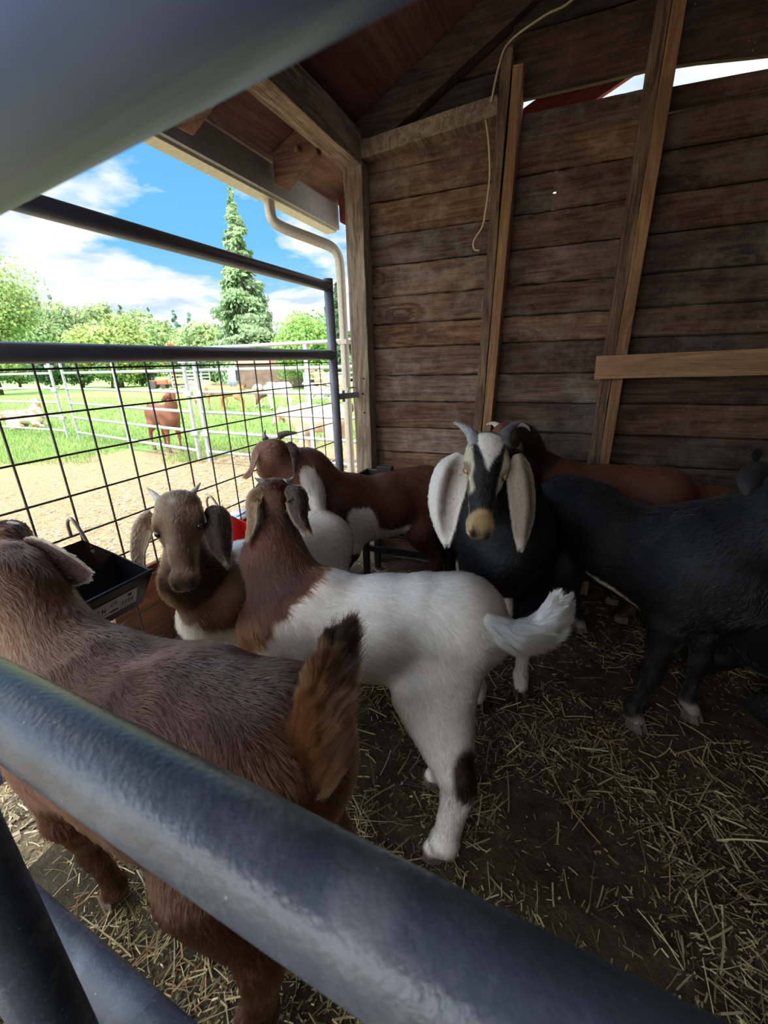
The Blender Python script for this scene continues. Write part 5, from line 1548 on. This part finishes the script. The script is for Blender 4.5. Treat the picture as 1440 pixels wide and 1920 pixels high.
goat('goat', 'white goat with red-brown neck seen from behind, mid pen, white tail raised', (-0.045, 0.985), radians(172), 0.95, coat_a, legr=1.45,
     poll=P(517, 912, 1.16), muz=P(500, 905, 1.34), hl=0.225, head_up=(0, .2, 1), neck=[(-0.25, 1.005, 0.56), P(516, 1052, 1.17)], neck_r=(0.108, 0.056), feet=dict(hl=G(826, 1622)[:2] + np.array((.0, .02)), hr=(0.14, 0.93), fl=(-0.25, 0.95)),
     res=0.0065, fur=240000, ear_hair=9000, fur_len=0.022, width=1.0, eyes=False, belly=0.98, fur_r=0.00038,
     ears=[dict(pts=[P(490, 915, 1.14), P(468, 935, 1.13), P(468, 978, 1.12), P(462, 1012, 1.11)], widths=[.014, .026, .026, .022, .018, .014, .006], nrm=(-.6, -.75, .25), cup=.5, cin=(.03, .02, .02), cout=(.24, .15, .085), edge=(.30, .20, .11), fold=.6),
           dict(pts=[P(538, 912, 1.14), P(560, 930, 1.13), P(566, 970, 1.12), P(582, 1002, 1.11)], widths=[.014, .028, .034, .030, .022, .014, .006], nrm=(.6, -.75, .25), cup=.5, cin=(.03, .02, .02), cout=(.045, .028, .022), edge=(.22, .14, .08), fold=.6)],
     horns=[dict(pts=[P(500, 906, 1.17), P(488, 902, 1.18), P(478, 896, 1.19)], r0=.011, col=(.10, .09, .08), tip=(.10, .1, .09)), dict(pts=[P(534, 906, 1.17), P(543, 902, 1.18), P(551, 893, 1.19)], r0=.013, col=(.35, .32, .26), tip=(.35, .34, .30))],
     tail=dict(pts=[P(905, 1165, 1.02), P(950, 1185, 1.0), P(1000, 1178, .99), P(1035, 1150, .98), P(1050, 1122, .975)], r=[.030, .024, .022, .024, .016], cols=[WHT, WHT, WHT * 1.0, (.80, .74, .62)], n=26000, bias=(.25, -.2, -.75), len=[.03, .05, .045, .025, .018], messy=.22, long=.7, along=.9, rad=.00035))

# --- foreground red-brown goat
def coat_d(c):
    L, n = c['L'], c['n']
    base = np.array((0.056, 0.0185, 0.0075))
    col = base * (0.65 + 0.7 * n)[:, None]
    spine = np.exp(-(L[:, 1] / .05) ** 2) * sat(L[:, 2] - .60, .05) * (c['reg'] == 0)
    col = mixc(col, DB, spine * .6)
    rump = sat(-L[:, 0] - .30, .06)
    col = mixc(col, (0.19, 0.085, 0.038), rump * .7)
    return mixc(col, (0.20, 0.11, 0.065), (c['reg'] == 1) * .35)
RD = np.array((0.15, 0.062, 0.024))
goat('goat', 'red-brown goat in the left foreground behind the grey rail, shaggy tail upright', (-0.425, 0.632), radians(160), 0.985, coat_d, bodylen=.95, legr=1.32, haunch=1.2,
     poll=P(8, 992, 0.93), muz=P(-105, 1075, 0.98), hl=0.215, neck=[(-0.635, 0.715, 0.60), P(20, 1110, 0.89)], neck_r=(0.118, 0.066), feet=dict(fl=G(225, 1690)[:2], hl=(-0.27, 0.44), hr=(-0.15, 0.62), fr=(-0.55, 0.83)),
     res=0.0065, fur=300000, ear_hair=14000, fur_len=0.022, belly=1.20, width=1.12, eyes=True, fur_r=0.00040,
     ears=[dict(pts=[P(50, 1022, .93), P(90, 1042, .92), P(128, 1060, .91), P(168, 1075, .905)], widths=[.020, .040, .050, .050, .046, .036, .016], nrm=(-.1, .95, .1), cup=.22, cin=(.075, .040, .035), cout=(.16, .085, .045), edge=(.45, .33, .20), fold=.3)],
     horns=[dict(pts=[P(12, 988, .93), P(22, 982, .93), P(38, 982, .93)], r0=.010, col=(.35, .33, .28))],
     tail=dict(pts=[P(575, 1490, .665), P(583, 1410, .655), P(598, 1310, .65), P(622, 1215, .645)], r=[.032, .024, .015, .006], cols=[RD, RD * 1.1, RD * .45, (.022, .012, .009)], col2=(.020, .011, .008), n=60000, bias=(.80, .15, -.25),
               len=[.050, .050, .048, .030], messy=.24, long=1.2, along=1.3, rad=.00042, lift=.30, curl=.30, clump=.011))

# --- young brown-headed white goat looking at the viewer
def coat_b(c):
    L, n, H = c['L'], c['n'], c['H']; j = (c['n2'] - .5) * .05 + (n - .5) * .05
    br = sat(L[:, 2] - .575 + j + .55 * L[:, 1], .015) * sat(L[:, 0] - .20 + j, .02)
    br = np.maximum(br, (c['reg'] == 2) * 1.0); br = np.where(c['reg'] >= 3, 0, br)
    head = np.array((0.175, 0.105, 0.062))
    c0 = head * (0.7 + .6 * n)[:, None]
    c0 = mixc(c0, DB * .8, (c['reg'] == 1) * sat(L[:, 1] - .02, .05) * .9)
    c0 = mixc(c0, (0.30, 0.17, 0.08), (c['reg'] == 1) * sat(-L[:, 1] - .0, .05) * .6)
    u, v, w = H[:, 0], H[:, 1], H[:, 2]; hd = c['reg'] == 2
    c0 = np.where(hd[:, None], mixc(c0, DB * 0.9, sat(.06 - np.abs(v - .03) + j, .05) * sat(u - .25, .1) * sat(.75 - u, .1) * sat(w + .15, .05) * .6), c0)
    c0 = np.where(hd[:, None], mixc(c0, (0.06, 0.045, 0.035), .7 * sat(u - .92 + j, .03) * sat(.075 - np.abs(v), .03) * sat(w + .25, .03)), c0)
    c0 = np.where(hd[:, None], mixc(c0, (0.45, 0.40, 0.34), sat(.035 - np.hypot(u - .12, v) + j * .8, .03) * .6), c0)
    return mixc(np.tile(WHT * .97, (len(L), 1)), c0, br)
goat('goat', 'young brown-headed white goat looking at the viewer beside the black feeder', (-0.385, 1.345), radians(236), 0.93, coat_b,
     poll=P(328, 932, 1.17), muz=P(334, 1066, 1.06), hl=0.255, head_up=(.1, -.7, .7), neck=[(-0.50, 1.19, 0.54), P(352, 1085, 1.20)], neck_r=(0.080, 0.060), res=0.0065, fur=140000, ear_hair=12000, fur_len=0.020, eye_col=(.05, .03, .02), head_w=1.25, fur_r=0.00035,
     ears=[dict(pts=[P(284, 960, 1.19), P(260, 985, 1.18), P(252, 1035, 1.17), P(262, 1088, 1.15)], widths=[.020, .036, .044, .042, .032, .026, .016], nrm=(-.5, -.8, .2), cup=.4, cin=(.05, .03, .02), cout=(.20, .125, .075), edge=(.24, .16, .10), fold=.7),
           dict(pts=[P(388, 952, 1.19), P(408, 972, 1.18), P(416, 1025, 1.17), P(428, 1060, 1.15)], widths=[.014, .030, .038, .036, .028, .016, .008], nrm=(.5, -.8, .2), cup=.4, cin=(.05, .03, .02), cout=(.055, .036, .03), edge=(.16, .11, .07), fold=.5)],
     horns=[dict(pts=[P(300, 940, 1.19), P(288, 926, 1.2), P(274, 914, 1.2)], r0=.012, col=(.45, .44, .42), tip=(.6, .6, .58)), dict(pts=[P(356, 935, 1.19), P(365, 920, 1.2), P(376, 905, 1.2)], r0=.012, col=(.45, .44, .42), tip=(.55, .55, .55))],
     tail=dict(pts=[P(600, 965, 1.75), P(592, 930, 1.74), P(580, 900, 1.73), P(570, 880, 1.73)], r=[.024, .034, .036, .026], cols=[WHT, WHT, (.80, .75, .62)], n=12000, bias=(.4, -.1, -.5), len=[.03, .045, .035, .015], messy=.25, rad=.0005))

# --- brown goat with a white girth patch looking out through the gate
def coat_c(c):
    L, n = c['L'], c['n']; j = (c['n2'] - .5) * .05 + (n - .5) * .05
    col = np.array((0.078, 0.026, 0.013)) * (0.7 + .6 * n)[:, None]
    col = mixc(col, (0.12, 0.050, 0.030), (c['reg'] == 1) * .5 + (c['reg'] == 2) * .6)
    w = sat(.60 - L[:, 2] + j, .012) * sat(L[:, 0] - (.06 - 0.35 * (.48 - L[:, 2])) + j, .012) * sat(.215 - L[:, 0] + j, .012)
    w2 = sat(.47 - L[:, 2] + j, .02) * sat(L[:, 0] + .12 + j, .02) * sat(.17 - L[:, 0], .02)
    w = np.where(c['reg'] >= 3, 0, np.maximum(w, w2))
    return mixc(col, WHT, w)
goat('goat', 'brown goat with a white patch on its side, head turned away over the gate mesh', (-0.02, 1.935), radians(203), 1.0, coat_c,
     poll=P(513, 832, 1.68), muz=P(497, 856, 1.90), hl=0.30, head_up=(-.1, .35, .9), neck=[(-0.235, 1.80, 0.64), (-0.33, 1.745, 0.76)], neck_r=(0.115, 0.085), res=0.008, fur=90000, ear_hair=5000, fur_len=0.018, eyes=False, fur_r=0.0005, head_w=1.15,
     ears=[dict(pts=[P(490, 828, 1.69), P(476, 850, 1.67), P(470, 878, 1.65), P(457, 895, 1.64)], widths=[.02, .034, .030, .020, .014, .018, .012], nrm=(-.7, -.7, .2), cup=.4, cin=(.08, .05, .04), cout=(.17, .085, .055), fold=.5),
           dict(pts=[P(543, 828, 1.69), P(554, 845, 1.68), P(555, 868, 1.67), P(553, 888, 1.66)], widths=[.012, .02, .022, .018, .012, .008, .004], nrm=(.7, -.7, .2), cup=.4, cin=(.03, .02, .02), cout=(.05, .03, .025))],
     horns=[dict(pts=[P(498, 824, 1.70), P(495, 815, 1.71), P(498, 806, 1.72)], r0=.013, col=(.16, .12, .09)), dict(pts=[P(522, 818, 1.70), P(538, 812, 1.70), P(557, 811, 1.70)], r0=.016, col=(.10, .085, .075), tip=(.14, .12, .11))],
     feet=dict(fl=(-.27, 1.80), fr=(-.20, 1.95), hl=(0.22, 1.92), hr=(.28, 2.08)), tail=dict(pts=[P(822, 905, 2.0), P(835, 930, 2.02), P(838, 960, 2.03)], r=[.018, .015, .008], cols=[RB, DB], n=3000, len=[.03, .03], rad=.0005))

# --- big black goat at right
def coat_f(c):
    L, n = c['L'], c['n']
    col = BLK * (0.7 + .7 * n)[:, None]
    st = sat(.007 - np.abs(L[:, 2] - (.435 - .28 * (L[:, 0] + .02))) + (c['n2'] - .5) * .02, .006) * sat(L[:, 0] + .05, .02) * sat(.12 - L[:, 0], .03) * (L[:, 1] < -.04)
    foot = (c['reg'] >= 3) * sat(.06 - L[:, 2] + (n - .5) * .12, .02) * .5
    return mixc(mixc(col, (0.50, 0.42, 0.30), st), (.40, .36, .30), foot)
goat('goat', 'large all-black goat standing at the right, coat shining on the shoulder', (0.855, 1.345), radians(-63), 1.08, coat_f,
     poll=P(1500, 850, 1.08), muz=P(1640, 930, 1.0), hl=0.25, neck=[(0.985, 1.11, 0.66), (1.08, 1.05, 0.78)], neck_r=(0.135, 0.085), feet=dict(fr=(0.83, 1.13), fl=(1.04, 1.16), hr=(0.70, 1.60), hl=(0.88, 1.68)), res=0.007, fur=110000, fur_len=0.016, fur_r=0.0004,
     width=1.0, dip=.03, sway=.03, ears=[dict(pts=[P(1445, 872, 1.08), P(1420, 885, 1.07), P(1404, 905, 1.06), P(1400, 930, 1.06)], widths=[.014, .026, .03, .026, .018, .008], nrm=(-.6, -.75, .2), cup=.5, cin=(.02, .018, .018), cout=(.022, .02, .022)),
           dict(pts=[P(1540, 862, 1.10), P(1562, 885, 1.10), P(1572, 920, 1.09), P(1568, 960, 1.09)], widths=[.014, .026, .03, .026, .018, .008], nrm=(.8, -.5, .2), cup=.4, cin=(.02, .018, .018), cout=(.022, .02, .022))],
     tail=dict(pts=[P(1068, 915, 1.66), P(1055, 935, 1.69), P(1050, 965, 1.71)], r=[.02, .018, .01], cols=[BLK, BLK], n=3000, len=[.03, .03], rad=.0005))

# --- black goat resting at the right edge
def coat_i(c): return BLK * (0.7 + .7 * c['n'])[:, None]
goat('goat', 'black goat lying in deep shade at the right edge behind the standing black goat', (1.42, 1.18), radians(100), 1.0, coat_i,
     poll=(1.36, 1.50, 0.52), muz=(1.34, 1.68, 0.42), hl=0.23, res=0.01, lying=True, eyes=False, fur=30000, fur_len=0.016, fur_r=0.0005,
     ears=[dict(pts=[(1.29, 1.52, .51), (1.26, 1.54, .44), (1.27, 1.56, .38)], widths=[.012, .03, .028, .01], nrm=(-1, 0, .1), cup=.4, cin=(.02, .018, .018), cout=(.022, .02, .022))])

# --- brown goats along the wall
def coat_g(c):
    n = c['n']; col = np.array((0.11, 0.038, 0.018)) * (0.7 + .6 * n)[:, None]
    return mixc(col, BLK, ((c['reg'] == 1) * 1.0 + sat(c['L'][:, 0] - .22, .04) * (c['reg'] == 0) + (c['reg'] >= 3)) * .85)
goat('goat', 'red-brown goat by the wall, its white-tipped horn showing behind the horned black goat', (0.945, 1.835), radians(157), 1.06, coat_g,
     poll=P(945, 800, 1.74), muz=P(915, 850, 1.90), hl=0.24, head_up=(-.1, .3, 1), neck=[(0.72, 1.95, 0.66), (0.60, 1.89, 0.82)], neck_r=(0.11, 0.075), res=0.009, fur=40000, fur_len=0.016, eyes=False, fur_r=0.0005,
     ears=[dict(pts=[P(965, 815, 1.74), P(975, 835, 1.73), P(976, 865, 1.72)], widths=[.014, .03, .03, .012], nrm=(.5, -.8, .1), cup=.4, cin=(.05, .03, .02), cout=(.22, .09, .04)),
           dict(pts=[P(925, 815, 1.76), P(915, 835, 1.76), P(912, 865, 1.76)], widths=[.014, .03, .03, .012], nrm=(-.5, -.8, .1), cup=.4, cin=(.05, .03, .02), cout=(.22, .09, .04))],
     horns=[dict(pts=[P(958, 800, 1.75), P(975, 796, 1.76), P(988, 800, 1.77), P(994, 808, 1.78)], r0=.014, col=(.45, .42, .38), tip=(.6, .58, .52)), dict(pts=[P(935, 800, 1.75), P(925, 794, 1.76), P(912, 796, 1.77)], r0=.014, col=(.45, .42, .38), tip=(.6, .58, .52))],
     feet=dict(hl=(1.14, 1.72), hr=(1.18, 1.88), fl=(.70, 1.92), fr=(.72, 2.05)), tail=dict(pts=[P(1300, 905, 1.80), P(1312, 930, 1.80), P(1315, 955, 1.80)], r=[.018, .015, .008], cols=[RB, DB], n=3000, len=[.03, .03], rad=.0005))
def coat_h(c):
    n = c['n']; return mixc(np.array((0.16, 0.06, 0.032)) * (0.7 + .6 * n)[:, None], DB * .6, np.exp(-((c['L'][:, 0] - .02) / .09) ** 2) * .9)
goat('goat', 'brown goat low behind the big black goat, only its back showing along the wall', (1.55, 1.66), radians(-20), 0.94, coat_h,
     poll=(1.98, 1.50, 0.72), muz=(2.12, 1.38, 0.62), hl=0.22, res=0.011, eyes=False, fur=14000, fur_len=0.014, fur_r=0.0006,
     ears=[dict(pts=[(1.93, 1.44, .70), (1.92, 1.41, .64), (1.92, 1.41, .57)], widths=[.012, .03, .028, .01], nrm=(-.3, -1, .1), cup=.4, cin=(.05, .03, .02), cout=(.1, .05, .03))])

# ------------------------------------------------------------------ goats out in the yard
def yard_goat(label, g, yaw, s, coat, head='up', lying=False, res=0.018, ear_col=(.25, .13, .07), horned=False):
    x, y = g[0], g[1]; f = np.array([cos(yaw), sin(yaw), 0]); l = np.array([-sin(yaw), cos(yaw), 0])
    dz = -0.30 * s if lying else 0
    o = np.array([x, y, dz])
    if head == 'up': pl = o + f * .42 * s + (0, 0, .93 * s); mz = pl + f * .19 * s - np.array((0, 0, .11 * s))
    elif head == 'down': pl = o + f * .56 * s + (0, 0, .36 * s); mz = pl + f * .10 * s - np.array((0, 0, .21 * s))
    elif head == 'back': pl = o + f * .30 * s + (0, 0, .93 * s); mz = pl - f * .05 * s + l * .17 * s - np.array((0, 0, .12 * s))
    elif head == 'side': pl = o + f * .42 * s + (0, 0, .93 * s); mz = pl - l * .19 * s - np.array((0, 0, .10 * s))
    else: pl = o + f * .52 * s + (0, 0, .66 * s); mz = pl + f * .16 * s - np.array((0, 0, .16 * s))
    hx = (mz - pl) / np.linalg.norm(mz - pl); hy = np.cross((0, 0, 1), hx); hy /= np.linalg.norm(hy)
    e = []
    for q in (-1, 1):
        b = pl + hy * q * .045 * s + hx * .02
        e.append(dict(pts=[b, b + hy * q * .025 * s - (0, 0, .05 * s), b + hy * q * .02 * s - (0, 0, .12 * s), b + hy * q * .02 * s - (0, 0, .17 * s)], widths=[.012 * s, .03 * s, .032 * s, .02 * s, .008], nrm=hy * q, cup=.3, cin=ear_col, cout=ear_col))
    hs = []
    if horned: hs = [dict(pts=[pl + hy * q * .03 * s, pl + hy * q * .05 * s - hx * .04 * s + (0, 0, .05 * s), pl + hy * q * .07 * s - hx * .09 * s + (0, 0, .06 * s)], r0=.014 * s) for q in (-1, 1)]
    tb = o - f * .36 * s + (0, 0, .60 * s)
    return goat('goat', label, (x, y), yaw, s, coat, pl, mz, res=res, eyes=False, lying=lying, ears=e, horns=hs, hl=.22 * s,
                tail=dict(pts=[tb, tb - f * .05 * s + (0, 0, .05 * s), tb - f * .06 * s + (0, 0, .12 * s)], r=[.025 * s, .025 * s, .012 * s], cols=[(.1, .06, .04)] * 2, n=0))
def solid(a, b=None, split=None):
    a = np.array(a)
    def f(c):
        col = a * (0.8 + .4 * c['n'])[:, None]
        if b is not None: col = mixc(col, b, split(c) if split else sat(c['n'] - .52, .03))
        return col
    return f
yard_goat('dark brown goat standing on the grass beyond the rails, facing the viewer, tail up', G(318, 845), radians(-38), 0.98, solid((.19, .075, .045)), 'side', ear_col=(.22, .10, .06))
yard_goat('white and brown patched goat lying on the grass at the far left', G(50, 803), radians(25), 1.02, solid((.62, .54, .44), (.34, .16, .08)), 'back', lying=True)
yard_goat('tan goat walking left on the pasture with its head lowered', G(435, 774), radians(187), 1.08, solid((.42, .22, .10), (.12, .07, .04), lambda c: sat(c['L'][:, 2] - .66, .02)), 'mid')
yard_goat('brown goat with white face grazing behind the tan one', G(408, 767), radians(200), 1.0, solid((.34, .18, .10), (.7, .65, .6), lambda c: (c['reg'] == 2) * 1.), 'down')
yard_goat('small white goat with brown face seen end-on in the pasture', G(487, 764), radians(-80), .95, solid((.62, .50, .40), (.4, .2, .1), lambda c: (c['reg'] == 2) * sat(c['H'][:, 0] - .3, .1)), 'mid')
yard_goat('white goat with dark brown head grazing toward the left', G(525, 768), radians(183), 1.05, solid((.72, .68, .62), (.13, .06, .04), lambda c: (c['reg'] >= 1) * (c['reg'] <= 2) * 1.), 'down', ear_col=(.13, .06, .04))
yard_goat('big cream goat standing by the nearest corral rails', G(606, 872), radians(158), 1.05, solid((.66, .48, .34), (.72, .60, .48)), 'mid', res=0.012, ear_col=(.50, .33, .22))
yard_goat('orange-tan goat far off beyond the hurdle near the gate post', G(612, 742), radians(200), 1.1, solid((.50, .27, .12)), 'up', ear_col=(.4, .2, .1))
yard_goat('light tan goat far off just right of the orange-tan one', G(628, 743), radians(190), 1.1, solid((.52, .34, .20)), 'up', ear_col=(.4, .25, .15))
yard_goat('white goat resting far off left of the orange-tan one', G(597, 745), radians(175), 1.0, solid((.74, .70, .66)), 'up', lying=True, ear_col=(.5, .4, .3))
